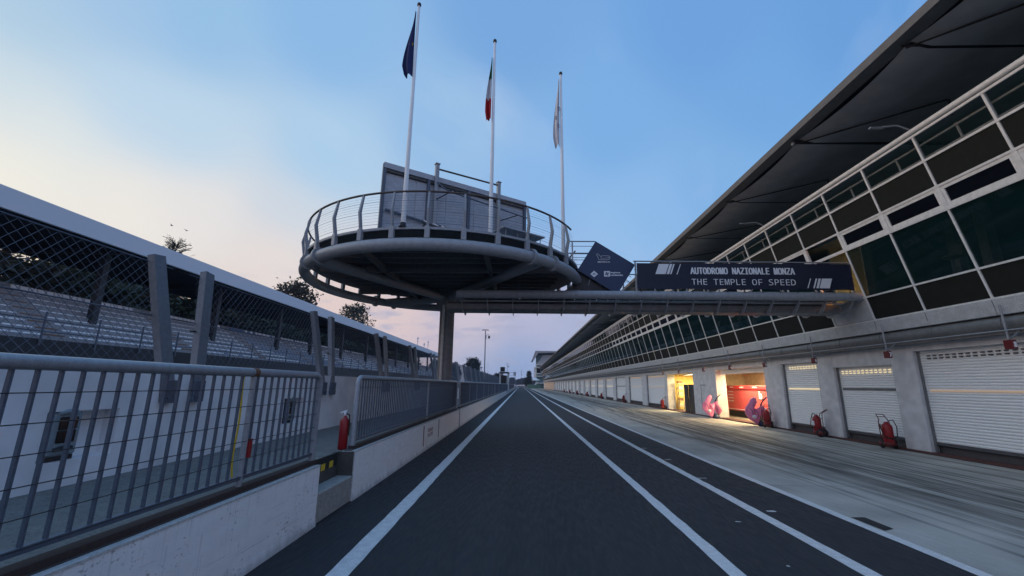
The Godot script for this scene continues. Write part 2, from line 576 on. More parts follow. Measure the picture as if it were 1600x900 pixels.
func road_tex() -> ImageTexture:      # asphalt of the lane: faint rubber bands and a paving seam, 6.76 m by 64 m
	var W = 512
	var H = 2048
	var n = FastNoiseLite.new()
	n.seed = 51
	n.frequency = 0.01
	n.fractal_octaves = 4
	var fine = FastNoiseLite.new()
	fine.seed = 53
	fine.frequency = 0.45
	var val = PackedFloat32Array()
	val.resize(W * H)
	for y in H:
		for x in W:
			val[y * W + x] = 0.034 + 0.004 * n.get_noise_2d(x, y * 0.5) + 0.005 * fine.get_noise_2d(x, y * 2.4)
	var r = RandomNumberGenerator.new()
	r.seed = 99
	for k in 90:
		var y0 = r.randf_range(-600, H)
		var ln = r.randf_range(300, 1500)
		var x0 = r.randfn(180, 60) if r.randf() < 0.6 else r.randf_range(20, 490)
		var wd = r.randf_range(2.0, 9.0)
		var dark = r.randf_range(0.05, 0.16)
		var tone = 0.022 if r.randf() < 0.75 else 0.07
		for q in int(ln):
			var y = int(y0 + q)
			if y < 0 or y >= H: continue
			var t = q / ln
			var xc = x0 + 3.0 * sin(t * 4.0 + k)
			var f = dark * sin(PI * t)
			for j in range(int(xc - wd), int(xc + wd) + 1):
				if j < 0 or j >= W: continue
				var at = y * W + j
				val[at] = lerp(val[at], tone, f * (1.0 - abs(j - xc) / (wd + 1.0)))
	var im = Image.create(W, H, false, Image.FORMAT_RGB8)
	for y in H:
		for x in W:
			var v = val[y * W + x]
			if x == 395 or x == 396: v *= 0.75
			im.set_pixel(x, y, lin(v, v, v * 1.10))
	return ImageTexture.create_from_image(im)

func wall_tex() -> ImageTexture:      # painted concrete of the low wall, 6 m by 0.68 m: chips, run-off streaks, scuffs, dirt along the foot
	var W = 1536
	var H = 176
	var n = FastNoiseLite.new()
	n.seed = 61
	n.frequency = 0.03
	n.fractal_octaves = 4
	var m = FastNoiseLite.new()
	m.seed = 62
	m.frequency = 0.12
	m.fractal_octaves = 3
	var val = PackedFloat32Array()
	val.resize(W * H)
	for y in H:
		for x in W:
			var v = 0.83 + 0.05 * n.get_noise_2d(x * 0.4, y)
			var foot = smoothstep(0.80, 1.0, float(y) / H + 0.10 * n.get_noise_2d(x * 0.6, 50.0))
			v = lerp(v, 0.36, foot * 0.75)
			var chip = m.get_noise_2d(x * 0.55, y * 0.8) + 0.5 * n.get_noise_2d(x * 0.25, y * 0.3 + 90.0)
			if chip > 0.60: v *= 0.58
			elif chip > 0.55: v *= 0.86
			val[y * W + x] = v
	var r = RandomNumberGenerator.new()
	r.seed = 63
	for k in 170:
		var x0 = r.randi_range(0, W - 1)
		var y0 = 0 if r.randf() < 0.7 else r.randi_range(20, 110)
		var ln = r.randi_range(20, 150)
		var wd = r.randi_range(1, 4)
		var dk = r.randf_range(0.04, 0.20)
		for q in ln:
			if y0 + q >= H: break
			for j in wd:
				var at = (y0 + q) * W + (x0 + j) % W
				val[at] *= 1.0 - dk * (1.0 - float(q) / ln)
	for k in 26:      # tyre and bumper scuffs
		var x0 = r.randi_range(0, W)
		var y0 = r.randi_range(30, 165)
		var ln = r.randi_range(30, 220)
		var dk = r.randf_range(0.08, 0.4)
		for q in ln:
			var y = y0 + int(2.0 * sin(q * 0.02 + k))
			for j in r.randi_range(1, 3):
				if y + j < H: val[(y + j) * W + (x0 + q) % W] *= 1.0 - dk * sin(PI * q / ln) * (0.4 + 0.6 * r.randf())
	var im = Image.create(W, H, false, Image.FORMAT_RGB8)
	for y in H:
		for x in W:
			var v = val[y * W + x]
			im.set_pixel(x, y, lin(v, v * 0.995, v * 0.98))
	return ImageTexture.create_from_image(im)

func _ready():
	# ---------------- camera, sky, sun, exposure
	var cam = Camera3D.new()
	cam.name = "camera"
	add_child(cam)
	cam.transform = Transform3D(Basis(Vector3(0.99972, 0.01190, -0.02067), Vector3(-0.00698, 0.97467, 0.22354), Vector3(0.02281, -0.22333, 0.97448)).orthonormalized(), Vector3(0, 1.65, 0))
	cam.fov = 68.58
	cam.near = 0.05
	cam.far = 4000.0
	cam.current = true
	var we = WorldEnvironment.new()
	we.name = "environment"
	var env = Environment.new()
	env.background_mode = Environment.BG_SKY
	var sky = Sky.new()
	var pm = PanoramaSkyMaterial.new()
	pm.panorama = make_sky()
	pm.energy_multiplier = 1.0
	sky.sky_material = pm
	env.sky = sky
	env.background_energy_multiplier = 1.0
	env.tonemap_mode = Environment.TONE_MAPPER_LINEAR
	env.tonemap_exposure = 1.0
	env.sdfgi_enabled = true
	env.ssao_enabled = true
	env.ssil_enabled = true
	env.fog_enabled = true
	env.fog_density = 0.0003
	env.fog_light_color = Color(0.62, 0.68, 0.82)
	we.environment = env
	add_child(we)
	var sun = DirectionalLight3D.new()
	sun.name = "low_sun"
	add_child(sun)
	sun.look_at_from_position(look(-75, 6), Vector3.ZERO, Vector3.UP)
	sun.light_energy = 0.15
	sun.light_color = Color(1.0, 0.80, 0.62)
	sun.light_angular_distance = 12.0
	sun.shadow_enabled = true
	rng.seed = 4242
	make_materials()
	setting()
	pit_building()
	podium()
	pit_wall()
	grandstand()
	trees()
	garage_things()
	far_things()

# ------------------------------------------------------------------ ground, lanes, markings
func flat(st, x0, x1, d0, d1, y):
	quad(st, V(x0, y, d0), V(x0, y, d1), V(x1, y, d1), V(x1, y, d0))

func sheet(called, m, x0, x1, d0, d1, y):
	var st = mb()
	flat(st, x0, x1, d0, d1, y)
	return struct(called, st, m)

func worn_line(called, x, w, d0, d1):   # painted line with slightly ragged edges
	var st = mb()
	var d = d0
	var r = RandomNumberGenerator.new()
	r.seed = int(x * 1000)
	var a = x - w * 0.5
	var b = x + w * 0.5
	while d < d1:
		var step = 0.25 if d < 14.0 else (2.0 if d < 60.0 else 40.0)
		var e = min(d + step, d1)
		var j = 0.006 if d < 14.0 else 0.0
		var a2 = x - w * 0.5 + r.randf_range(-j, j)
		var b2 = x + w * 0.5 + r.randf_range(-j, j)
		quad(st, V(a, 0.004, d), V(a2, 0.004, e), V(b2, 0.004, e), V(b, 0.004, d))
		a = a2; b = b2
		d = e
	return struct(called, st, M.paint_line)

func setting():
	sheet("ground", M.grass, -600, 600, -80, 800, -0.04)
	var rm = StandardMaterial3D.new()
	rm.resource_name = "lane_asphalt"
	rm.albedo_texture = road_tex()
	rm.roughness = 0.85
	rm.normal_enabled = true
	rm.normal_texture = M.asphalt.normal_texture
	rm.normal_scale = 0.25
	rm.metallic_specular = 0.4
	var rs = mb()
	for k in 7:
		var d0 = -12.0 + 64.0 * k
		var fl = 1.0 if k % 2 else 0.0
		quad_uv(rs, [V(-2.43, 0, d0), V(-2.43, 0, d0 + 64), V(4.33, 0, d0 + 64), V(4.33, 0, d0)], [Vector2(0, fl), Vector2(0, 1 - fl), Vector2(1, 1 - fl), Vector2(1, fl)])
	struct("pit_lane_road", rs, rm)
	sheet("main_straight_road", M.asphalt_old, -19.0, -4.5, -30, 600, 0.0)
	worn_line("road_line", -1.60, 0.20, -4, 330)
	worn_line("road_line", 1.965, 0.155, -4, 330)
	worn_line("road_line", 3.205, 0.16, -4, 260)
	worn_line("road_line", 4.255, 0.14, -4, 200)
	var am = StandardMaterial3D.new()
	am.resource_name = "apron"
	am.albedo_texture = apron_tex()
	am.roughness = 0.72
	am.metallic_specular = 0.35
	am.normal_enabled = true
	am.normal_texture = M.asphalt.normal_texture
	am.normal_scale = 0.25
	var st = mb()
	for k in 4:
		var d0 = -10.0 + 64.0 * k
		var flip = 1.0 if k % 2 else 0.0
		quad_uv(st, [V(4.33, 0, d0), V(4.33, 0, d0 + 64), V(10.72, 0, d0 + 64), V(10.72, 0, d0)], [Vector2(0, flip), Vector2(0, 1 - flip), Vector2(1, 1 - flip), Vector2(1, flip)])
	struct("garage_apron_pavement", st, am)
	st = mb()
	span(st, 10.72, 11.6, -0.03, 0.055, -10, 205)
	struct("kerb", st, M.kerb_red)
	st = mb()
	span(st, 10.66, 10.718, -0.02, 0.006, -10, 205)
	struct("drain_channel_strip", st, M.concrete_dark)
	st = mb()
	quad(st, V(4.36, 0.004, 5.66), V(4.35, 0.004, 6.18), V(4.54, 0.004, 6.2), V(4.53, 0.004, 5.74))
	struct("road_patch", st, M.rubber)
	# flakes of old paint on the asphalt
	for p in [[3.45, 6.40, 0.09, 0.05], [3.36, 8.5, 0.16, 0.02], [3.42, 10.5, 0.10, 0.03], [3.38, 12.3, 0.09, 0.03], [2.55, 4.55, 0.02, 0.02], [2.75, 5.9, 0.05, 0.02]]:
		st = mb()
		var pts = []
		for k in 7:
			var a = -TAU * k / 7.0
			pts.append(V(p[0] + cos(a) * p[2] * rng.randf_range(0.6, 1.1), 0.004, p[1] + sin(a) * p[3] * rng.randf_range(0.6, 1.1)))
		for k in range(1, 6): tri(st, pts[0], pts[k], pts[k + 1])
		struct("road_marking_flake", st, M.paint_line)

# ------------------------------------------------------------------ the long pit building on the right
const FP = 1.585     # facade frame pitch
const F0 = 9.34      # a frame line
const FEND = 200.0

func FX(y) -> float:
	return 10.4 - 0.243 * (y - 3.643)

func leaning(st, y0, y1, d0, d1, thick, off = 0.0):   # slab lying in the leaning facade plane
	var u = Vector3(-0.243, 1, 0).normalized()
	var n = Vector3(-1, -0.243, 0).normalized()
	var b = Basis(n, u, n.cross(u))
	var y = (y0 + y1) * 0.5
	box(st, V(FX(y), y, (d0 + d1) * 0.5) + n * off, Vector3(thick, (y1 - y0) * 1.029, abs(d1 - d0)), b)

func shutter_mesh(st, x, d0, d1, y0, y1):
	var prof = []
	var y = y0
	while y < y1 - 0.01:
		prof.append(Vector2(x, y))
		prof.append(Vector2(x - 0.016, y + 0.018))
		prof.append(Vector2(x - 0.018, y + 0.045))
		prof.append(Vector2(x - 0.004, y + 0.066))
		y += 0.072
	prof.append(Vector2(x, y1))
	extrude_d(st, prof, d0, d1)

func pit_building():
	var B = thing("pit_building", "long pit building with leaning glass front above garages with roller shutters", "building")
	var n_near = 27     # bays that get separate panes
	var first = F0 - 4 * FP
	var st
	# ---------- facade panes bay by bay
	var glass_far = mb()
	var span_far = mb()
	var vent_far = mb()
	var k = 0
	while first + k * FP < FEND:
		var a = first + k * FP + 0.025
		var b = a + FP - 0.05
		var door = (k == 6)          # bay where the footbridge enters (12.51 to 14.1)
		if k < n_near:
			st = mb(); leaning(st, 3.66, 4.29, a, b, 0.02); obj("spandrel_panel", st, M.fascia_grey if door else M.spandrel, B)
			if not door:
				st = mb(); leaning(st, 4.33, 5.74, a, b, 0.014, 0.0); obj("window_pane", st, M.glass, B)
				st = mb(); leaning(st, 5.82, 6.27, a + 0.10, b - 0.10, 0.02, -0.01)
				var vp = obj("vent_window", st, M.vent_dark, B)
				st = mb()
				leaning(st, 5.80, 5.885, a, b, 0.05, 0.0); leaning(st, 6.205, 6.29, a, b, 0.05, 0.0)
				leaning(st, 5.885, 6.205, a, a + 0.10, 0.05, 0.0); leaning(st, 5.885, 6.205, b - 0.10, b, 0.05, 0.0)
				obj("vent_frame", st, M.white_alu, vp)
			st = mb(); leaning(st, 6.33, 6.94, a, b, 0.02); obj("spandrel_panel", st, M.spandrel, B)
			st = mb(); leaning(st, 7.0, 7.60, a, b, 0.014); obj("window_pane", st, M.glass_top, B)
		else:
			leaning(span_far, 3.66, 4.29, a, b, 0.02)
			leaning(glass_far, 4.33, 5.74, a, b, 0.014)
			leaning(vent_far, 5.85, 6.25, a + 0.04, b - 0.04, 0.02, 0.01)
			leaning(span_far, 6.33, 6.94, a, b, 0.02)
			leaning(glass_far, 7.0, 7.60, a, b, 0.014)
		k += 1
	obj("window_panes", glass_far, M.glass, B, true)
	obj("spandrel_panels", span_far, M.spandrel, B, true)
	obj("vent_windows", vent_far, M.vent_dark, B, true)
	# ---------- mullions and transoms
	k = 0
	var mull_far = mb()
	while first + k * FP < FEND + 0.1:
		var dd = first + k * FP
		st = mb() if k < n_near + 1 else mull_far
		var big = k % 2 == 0
		var mt = 0.06 if dd < 45.0 else 0.03
		leaning(st, 3.64, 5.74, dd - 0.024, dd + 0.024, mt, 0.004)
		leaning(st, 5.74, 6.34, dd - 0.05, dd + 0.05, mt + 0.01, 0.006)
		leaning(st, 6.34, 7.64, dd - 0.025, dd + 0.025, mt, 0.004)
		if k < n_near + 1: obj("mullion", st, M.white_alu, B)
		k += 1
	obj("mullions", mull_far, M.white_alu, B, true)
	for y in [[3.625, 0.05, 0.08], [4.31, 0.045, 0.064], [5.77, 0.085, 0.076], [6.31, 0.05, 0.074], [6.97, 0.05, 0.064], [7.615, 0.05, 0.066]]:
		st = mb(); leaning(st, y[0] - y[1] * 0.5, y[0] + y[1] * 0.5, first - 0.05, 12.5 if false else FEND, y[2], 0.008); obj("transom", st, M.white_alu, B)
	st = mb(); tube(st, [V(FX(7.72) - 0.02, 7.72, first), V(FX(7.72) - 0.02, 7.72, FEND)], 0.065, 10); obj("top_rail", st, M.white_alu, B)
	# rails and posts of the top gallery, seen through its glass
	var gal = mb()
	for y in [6.92 + 0.18, 7.42]:
		tube(gal, [V(FX(y) + 0.16, y, first), V(FX(y) + 0.16, y, FEND)], 0.027, 5)
	obj("gallery_rail", gal, M.white_alu, B)
	for q in 30:
		var dd = first + 0.9 + q * FP * 0.98
		st = mb(); tube(st, [V(FX(7.0) + 0.2, 6.9, dd), V(FX(7.45) + 0.17, 7.47, dd)], 0.026, 6); obj("gallery_rail_post", st, M.white_alu, B)
		st = mb(); box(st, V(FX(7.1) + 0.75, 7.12, dd + 0.75), Vector3(0.10, 0.30, 0.07), Basis(Vector3(0, 0, 1), 0.3), 0.015)
		if q < 16: obj("gallery_speaker", st, M.interior, B)
	# small bracket arms on the top rail
	for q in 12:
		var dd = first + (0.0 + 4 * q) * FP + FP * 4
		var x = FX(7.74)
		st = mb()
		tube(st, [V(x + 0.06, 7.78, dd), V(x - 0.25, 7.95, dd + 0.05), V(x - 0.55, 7.95, dd + 0.1)], 0.022, 6)
		box(st, V(x - 0.68, 7.93, dd + 0.12), Vector3(0.34, 0.035, 0.09), Basis.IDENTITY, 0.01)
		obj("bracket_arm", st, M.galvanized, B)
	# ---------- rooms behind the glass
	st = mb(); span(st, 10.35, 16.0, 4.14, 4.24, 2.0, FEND); obj("first_floor", st, M.interior_floor, B)
	st = mb(); span(st, 10.05, 16.0, 6.32, 6.46, 2.0, FEND); obj("gallery_floor", st, M.interior, B)
	st = mb(); span(st, 16.0, 16.2, 2.9, 9.2, 2.0, FEND); obj("back_wall", st, M.interior, B)
	var pr = 0
	for dd in [4.4, 8.0, 12.42, 14.14, 19.0, 26.5, 33.0, 41.0, 52.0, 66.0, 84.0]:
		st = mb(); span(st, 10.55, 16.0, 4.24, 6.32, dd - 0.04, dd + 0.04); obj("partition_wall", st, M.interior, B)
	for dd in [10.6, 11.4, 16.6, 21.8, 23.9, 29.5]:
		st = mb(); span(st, 11.9, 12.15, 4.24, 6.32, dd - 0.12, dd + 0.12); obj("room_column", st, M.white_alu, B)
	for q in 16:
		st = mb()
		var dd = 5.0 + q * 1.9 + rng.randf_range(-0.3, 0.3)
		var x = rng.randf_range(10.7, 11.2)
		tube(st, [V(x, 4.24, dd), V(x, 4.95, dd)], 0.03, 6)
		lathe(st, [Vector2(0.0, 4.24), Vector2(0.2, 4.25), Vector2(0.2, 4.27), Vector2(0.0, 4.29)], 10, Transform3D(Basis.IDENTITY, V(x, 0, dd)))
		lathe(st, [Vector2(0.0, 4.94), Vector2(0.19, 4.95), Vector2(0.2, 5.0), Vector2(0.0, 5.03)], 10, Transform3D(Basis.IDENTITY, V(x, 0, dd)))
		box(st, V(x + 0.17, 5.15, dd), Vector3(0.03, 0.3, 0.3), Basis(Vector3(0, 0, 1), -0.15), 0.01)
		obj("bar_seat", st, M.fascia_grey, B)
	# jambs of the doorway onto the bridge with its small wall lamp
	st = mb(); span(st, 10.3, 12.0, 4.24, 6.32, 12.46, 12.50); obj("door_jamb", st, M.garage_cream, B)
	st = mb(); span(st, 12.0, 12.1, 4.24, 6.3, 12.5, 14.1); obj("doorway_wall", st, M.stair_tan, B)
	st = mb(); box(st, V(11.2, 4.75, 12.54), Vector3(0.10, 0.08, 0.05), Basis.IDENTITY, 0.01); obj("wall_lamp", st, M.lit_warm, B)
	var lm = OmniLight3D.new()
	lm.name = "wall_lamp_light"; lm.light_color = Color(1.0, 0.66, 0.34); lm.light_energy = 1.1; lm.light_size = 0.05; lm.omni_range = 4.0; lm.omni_attenuation = 2.0; lm.shadow_enabled = true
	add_child(lm); lm.position = V(11.15, 4.76, 12.66)
	# ---------- fascia strip, round gutter and soffit under the glass
	var pitch = FP
	var fas_far = mb()
	k = 0
	while first + k * pitch < FEND:
		var a = first + k * pitch + 0.006
		var b = a + pitch - 0.012
		st = mb() if k < n_near else fas_far
		var w0 = 10.30
		quad(st, V(w0 + 0.04, 3.60, a), V(w0 + 0.1, 3.26, a), V(w0 + 0.1, 3.26, b), V(w0 + 0.04, 3.60, b))
		quad(st, V(w0 + 0.04, 3.60, a), V(w0 + 0.04, 3.60, b), V(10.46, 3.62, b), V(10.46, 3.62, a))
		quad(st, V(w0 + 0.1, 3.26, b), V(w0 + 0.1, 3.26, a), V(10.6, 3.25, a), V(10.6, 3.25, b))
		if k < n_near: obj("fascia_panel", st, M.fascia_grey, B)
		k += 1
	obj("fascia_panels", fas_far, M.fascia_grey, B, true)
	st = mb(); extrude_d(st, arc(Vector2(10.57, 3.085), 0.165, 85, 275, 14), first, FEND, false, true); obj("round_gutter", st, M.pipe_grey, B)
	k = 0
	while first + k * pitch < 60.0:
		st = mb(); tube(st, arc(Vector2(0, 0), 0.172, 80, 280, 10).map(func(p): return V(10.57 + p.x, 3.085 + p.y, first + k * pitch)), 0.012, 5); obj("gutter_strap", st, M.pipe_grey, B)
		k += 1
	st = mb(); span(st, 10.57, 10.81, 2.86, 2.915, first, FEND); obj("soffit", st, M.pipe_grey, B)
	st = mb(); tube(st, [V(10.27, 2.90, first), V(10.27, 2.90, FEND)], 0.018, 6); obj("cable_rail", st, M.galvanized, B)
	# ---------- garages: piers, lintels, shutters
	# [near edge, far edge, lintel height, kind]  kinds: s shutter with light in the slots, d dark slots, o open
	var bays = [[1.0, 5.9, 2.68, "d"], [7.2, 12.0, 2.68, "d"], [12.75, 15.1, 2.36, "p"], [15.94, 18.1, 2.61, "s"], [19.4, 24.2, 2.60, "r"], [27.4, 32.2, 2.55, "y"]]
	var d0 = 32.9
	var kinds = ["t", "t", "n", "s", "s", "s", "s", "d", "d", "s", "d", "s", "d", "s", "d", "d", "s"]
	var q0 = 0
	while d0 < 138.0:
		bays.append([d0, d0 + 4.65, 2.58, kinds[q0 % kinds.size()]])
		d0 += 6.1; q0 += 1
	while d0 < FEND - 6:
		bays.append([d0, d0 + 4.65, 2.58, "l"])
		d0 += 6.1
	var edge = 0.0
	for i in bays.size():
		var by = bays[i]
		# pier before this bay
		st = mb(); span(st, 10.8, 11.35, 0.0, 2.9, edge, by[0], 0.012); obj("pier", st, M.garage_wall, B)
		st = mb(); span(st, 10.8, 11.35, by[2], 2.9, by[0], by[1]); obj("lintel", st, M.garage_wall, B)
		edge = by[1]
		var kd = by[3]
		if kd in ["r", "y"]:
			# rolled-up shutter under the lintel of the open garages
			st = mb(); shutter_mesh(st, 11.1, by[0] + 0.03, by[1] - 0.03, by[2] - (0.26 if kd == "r" else 0.05), by[2]); obj("roller_shutter", st, M.shutter, B)
			continue
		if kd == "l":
			st = mb(); span(st, 12.4, 12.45, 0.1, 2.6, by[0] - 0.4, by[1] + 0.4); obj("room_light_stand_in", st, M.lit_orange, B)  # self-glowing panel: its emission stands in for the lamp-lit garage interior
			st = mb(); span(st, 11.4, 11.9, 0.06, 1.2 + 0.5 * (i % 2), by[0] + 1.0, by[0] + 2.2); obj("cabinet", st, M.dark_steel, B)
			continue
		st = mb(); shutter_mesh(st, 10.96, by[0] + 0.02, by[1] - 0.02, 0.31, by[2]); var sh = obj("roller_shutter", st, M.shutter, B)
		st = mb(); span(st, 10.93, 10.99, 0.24, 0.31, by[0] + 0.02, by[1] - 0.02); obj("bottom_bar", st, M.shutter_dark, sh)
		st = mb(); span(st, 11.02, 11.08, 0.05, 0.25, by[0], by[1]); obj("threshold", st, M.shutter_dark, B)
		st = mb(); span(st, 10.90, 10.97, 0.06, by[2], by[0], by[0] + 0.05); obj("guide_rail", st, M.pipe_grey, B)
		st = mb(); span(st, 10.90, 10.97, 0.06, by[2], by[1] - 0.05, by[1]); obj("guide_rail", st, M.pipe_grey, B)
		# long slot at eye height
		var seg = 4 if by[1] - by[0] > 3 else 3
		var lit = M.shutter_dark
		if kd == "s": lit = M.lit_warm
		elif kd in ["d", "t"]: lit = M.lit_dim
		if kd != "n" and kd != "p":
			st = mb()
			for e in seg:
				var w = (by[1] - by[0] - 0.3) / seg
				span(st, 10.928, 10.94, 1.61, 1.655, by[0] + 0.15 + e * w + 0.012, by[0] + 0.15 + (e + 1) * w - 0.012)
			obj("light_slot", st, lit, sh)
		else:
			st = mb(); span(st, 10.932, 10.94, 1.61, 1.68, by[0] + 0.12, by[1] - 0.12); obj("blank_slot", st, M.pipe_grey, sh)
		# two rows of small vision holes under the lintel
		if by[0] < 19.0:
			st = mb()
			var n = int((by[1] - by[0] - 0.3) / 0.17)
			for e in n:
				for r in 2:
					var dd = by[0] + 0.2 + e * 0.17
					span(st, 10.92, 10.944, by[2] - 0.155 - r * 0.072, by[2] - 0.122 - r * 0.072, dd, dd + 0.085)
			obj("light_holes" if kd != "d" else "vision_holes", st, M.shutter_dark if kd == "d" else M.lit_warm, sh, true)
		elif kd in ["s", "t"]:
			st = mb(); span(st, 10.92, 10.944, by[2] - 0.18, by[2] - 0.10, by[0] + 0.2, by[1] - 0.2); obj("light_holes", st, M.lit_dim, sh)
	st = mb(); span(st, 10.8, 11.35, 0.0, 2.9, edge, FEND + 4); obj("pier", st, M.garage_wall, B)
	st = mb(); span(st, 10.795, 10.80, 0.5, 1.75, 26.25, 26.3); span(st, 10.795, 10.80, 1.75, 1.79, 25.6, 26.3); obj("side_door_gap", st, M.dark_steel, B)
	st = mb(); span(st, 11.2, 16.0, 2.9, 3.5, 0.0, FEND); obj("ceiling_slab", st, M.garage_cream, B)
	st = mb(); span(st, 17.0, 17.2, 0, 3.0, 0.0, FEND); obj("garage_back_wall", st, M.garage_cream, B)
	# inside of the two open garages
	for g in [[18.9, 26.8, M.garage_cream], [26.9, 32.7, M.garage_yellow]]:
		st = mb(); span(st, 11.36, 17.0, 0.02, 0.058, g[0], g[1]); obj("garage_floor", st, M.garage_floor, B)
		for dd in [g[0], g[1]]:
			st = mb(); span(st, 11.36, 17.0, 0.058, 2.9, dd - 0.05, dd + 0.05); obj("garage_side_wall", st, g[2], B)
		st = mb(); span(st, 13.7 if g[0] < 20 else 14.9, 13.8 if g[0] < 20 else 15.0, 0.058, 2.9, g[0] + 0.06, g[1] - 0.06); obj("garage_rear_wall", st, g[2], B)
	st = mb(); span(st, 13.2, 13.25, 1.5, 2.88, 19.6, 21.1); obj("wall_screen_panel", st, M.shutter_dark, B)
	# fittings under the ceilings
	for g in [[19.6, 24.0, 24.0, 11.75, 2.42], [27.6, 32.0, 26.0, 12.0, 2.47]]:
		for x in [g[3], 13.8]:
			st = mb(); span(st, x - 0.12, x + 0.12, g[4], g[4] + 0.05, g[0] + 0.4, g[1] - 0.4); obj("ceiling_lamp", st, M.lamp_white, B)
			var al = AreaLight3D.new()
			al.name = "ceiling_lamp_light"
			al.area_size = Vector2(0.24, g[1] - g[0] - 0.8)
			al.light_color = Color(1.0, 0.90, 0.68)
			al.light_energy = g[2] * 1.3
			al.area_range = 40.0
			al.area_attenuation = 2.0
			al.shadow_enabled = true
			add_child(al)
			al.transform = Transform3D(Basis(Vector3.RIGHT, -PI / 2), V(x, g[4] - 0.02, (g[0] + g[1]) * 0.5))
			var up = al.duplicate()
			up.light_energy = g[2] * 0.5
			add_child(up)
			up.transform = Transform3D(Basis(Vector3.RIGHT, PI / 2), V(x, g[4] + 0.07, (g[0] + g[1]) * 0.5))
	# ---------- roof
	var nodes = [-1.0, 3.9, 8.08, 11.9, 16.25, 20.6, 24.6, 28.9, 33.2, 37.6, 42.0]
	while nodes[-1] < 190: nodes.append(nodes[-1] + 10.6)
	nodes.append(204.0)
	st = mb(); extrude_d(st, [Vector2(8.22, 9.16), Vector2(8.20, 9.36), Vector2(8.30, 9.43), Vector2(8.6, 9.46), Vector2(8.6, 9.16)], -1.0, 204.0, true); obj("roof_edge", st, M.roof_edge, B)
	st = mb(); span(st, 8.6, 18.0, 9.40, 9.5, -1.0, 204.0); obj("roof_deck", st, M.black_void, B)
	for i in nodes.size() - 1:
		var a = nodes[i]
		var b = nodes[i + 1]
		st = mb()
		st.set_smooth_group(0)
		var m = 10
		var bow = 0.20 if b - a < 6.0 else 0.16
		for e in m:
			var t0 = float(e) / m
			var t1 = float(e + 1) / m
			var x0 = 8.52 + bow * 4.0 * t0 * (1.0 - t0)
			var x1 = 8.52 + bow * 4.0 * t1 * (1.0 - t1)
			var A = lerp(a + 0.04, b - 0.04, t0)
			var C = lerp(a + 0.04, b - 0.04, t1)
			var xs = [0.0, 0.35, 1.0]
			quad(st, V(x0, 9.13, A), V(x0 + 0.45, 9.02, A), V(x1 + 0.45, 9.02, C), V(x1, 9.13, C))
			quad(st, V(x0 + 0.45, 9.02, A), V(16.0, 9.08, A), V(16.0, 9.08, C), V(x1 + 0.45, 9.02, C))
		obj("soffit_panel", st, M.roof_soffit, B)
		st = mb(); bar(st, V(8.34, 9.06, b), V(16.0, 9.03, b), 0.03 if i % 3 != 2 else 0.09, 0.03 if i % 3 != 2 else 0.08); obj("roof_rib", st, M.black_void, B)
		if b < 60.0:
			st = mb(); tube(st, [V(8.44, 9.0, b), V(10.9, 8.92, b - 2.2)], 0.022, 5); obj("roof_cable", st, M.black_void, B)
			if i % 3 == 2:
				st = mb(); lathe(st, [Vector2(0.0, -0.06), Vector2(0.05, -0.05), Vector2(0.06, 0.0), Vector2(0.05, 0.05), Vector2(0, 0.06)], 8, Transform3D(Basis.IDENTITY, V(8.36, 8.99, b))); obj("rib_end_cap", st, M.pipe_grey, B)
			st = mb(); bar(st, V(10.9, 8.92, b - 2.2), V(10.9, 8.45, b - 2.2), 0.04, 0.04); obj("cable_post", st, M.black_void, B)
	st = mb(); span(st, 10.5, 16.0, 3.5, 9.1, FEND, FEND + 0.3); obj("end_wall", st, M.garage_wall, B)
	# ---------- number boxes of the garages, hung from brackets on the gutter
	var spots = [[9.15, "8"], [12.2, "7"], [15.26, "6"], [18.35, "5"], [21.4, "4"], [24.5, "3"], [28.3, "2"], [31.4, "1"]]
	var said = ["above the widest near shutter at the picture's right edge", "beside the top of the narrowest near shutter", "over the pier between the two narrow shutters", "at the near corner of the red cabinet's garage", "over the middle of the red cabinet's garage", "over the wall with the flush side door", "at the near end of the yellow lit garage", "at the far end of the yellow lit garage"]
	for i in spots.size():
		var dd = spots[i][0]
		var t = thing("garage_number_sign", "dark red sign reading %s %s" % [spots[i][1], said[i]], "sign", V(10.3, 2.6, dd), 0.0, "garage number signs")
		st = mb(); box(st, Vector3.ZERO, Vector3(0.10, 0.19, 0.18), Basis.IDENTITY, 0.01); obj("box", st, M.red_dark, t)
		words(t, spots[i][1], Transform3D(Basis(Vector3(1, 0, 0), Vector3(0, 1, 0), Vector3(0, 0, 1)), Vector3(0, 0, 0.092)), 0.055, 0.115, M.white_print, true, false, "numeral")
		st = mb(); tube(st, [Vector3(-0.03, 0.85, 0), Vector3(-0.01, 0.12, 0)], 0.022, 8); tube(st, [Vector3(0.0, 0.10, 0), Vector3(0.28, 0.32, 0)], 0.015, 6); obj("bracket", st, M.galvanized, t)

# ------------------------------------------------------------------ round platform on one column, its footbridge, flags, boards
const PC = Vector3(-2.55, 0, -13.95)

func polar(r, y, deg) -> Vector3:   # deg measured from the side towards the camera, positive to the right
	var a = deg_to_rad(deg)
	return PC + Vector3(sin(a) * r, y, cos(a) * r)

func circle(r, y, n = 96) -> Array:
	var out = []
	for k in n: out.append(polar(r, y, 360.0 * k / n))
	return out

func rebase(root, at: Vector3):
	root.position = at
	for c in root.get_children():
		c.position -= at

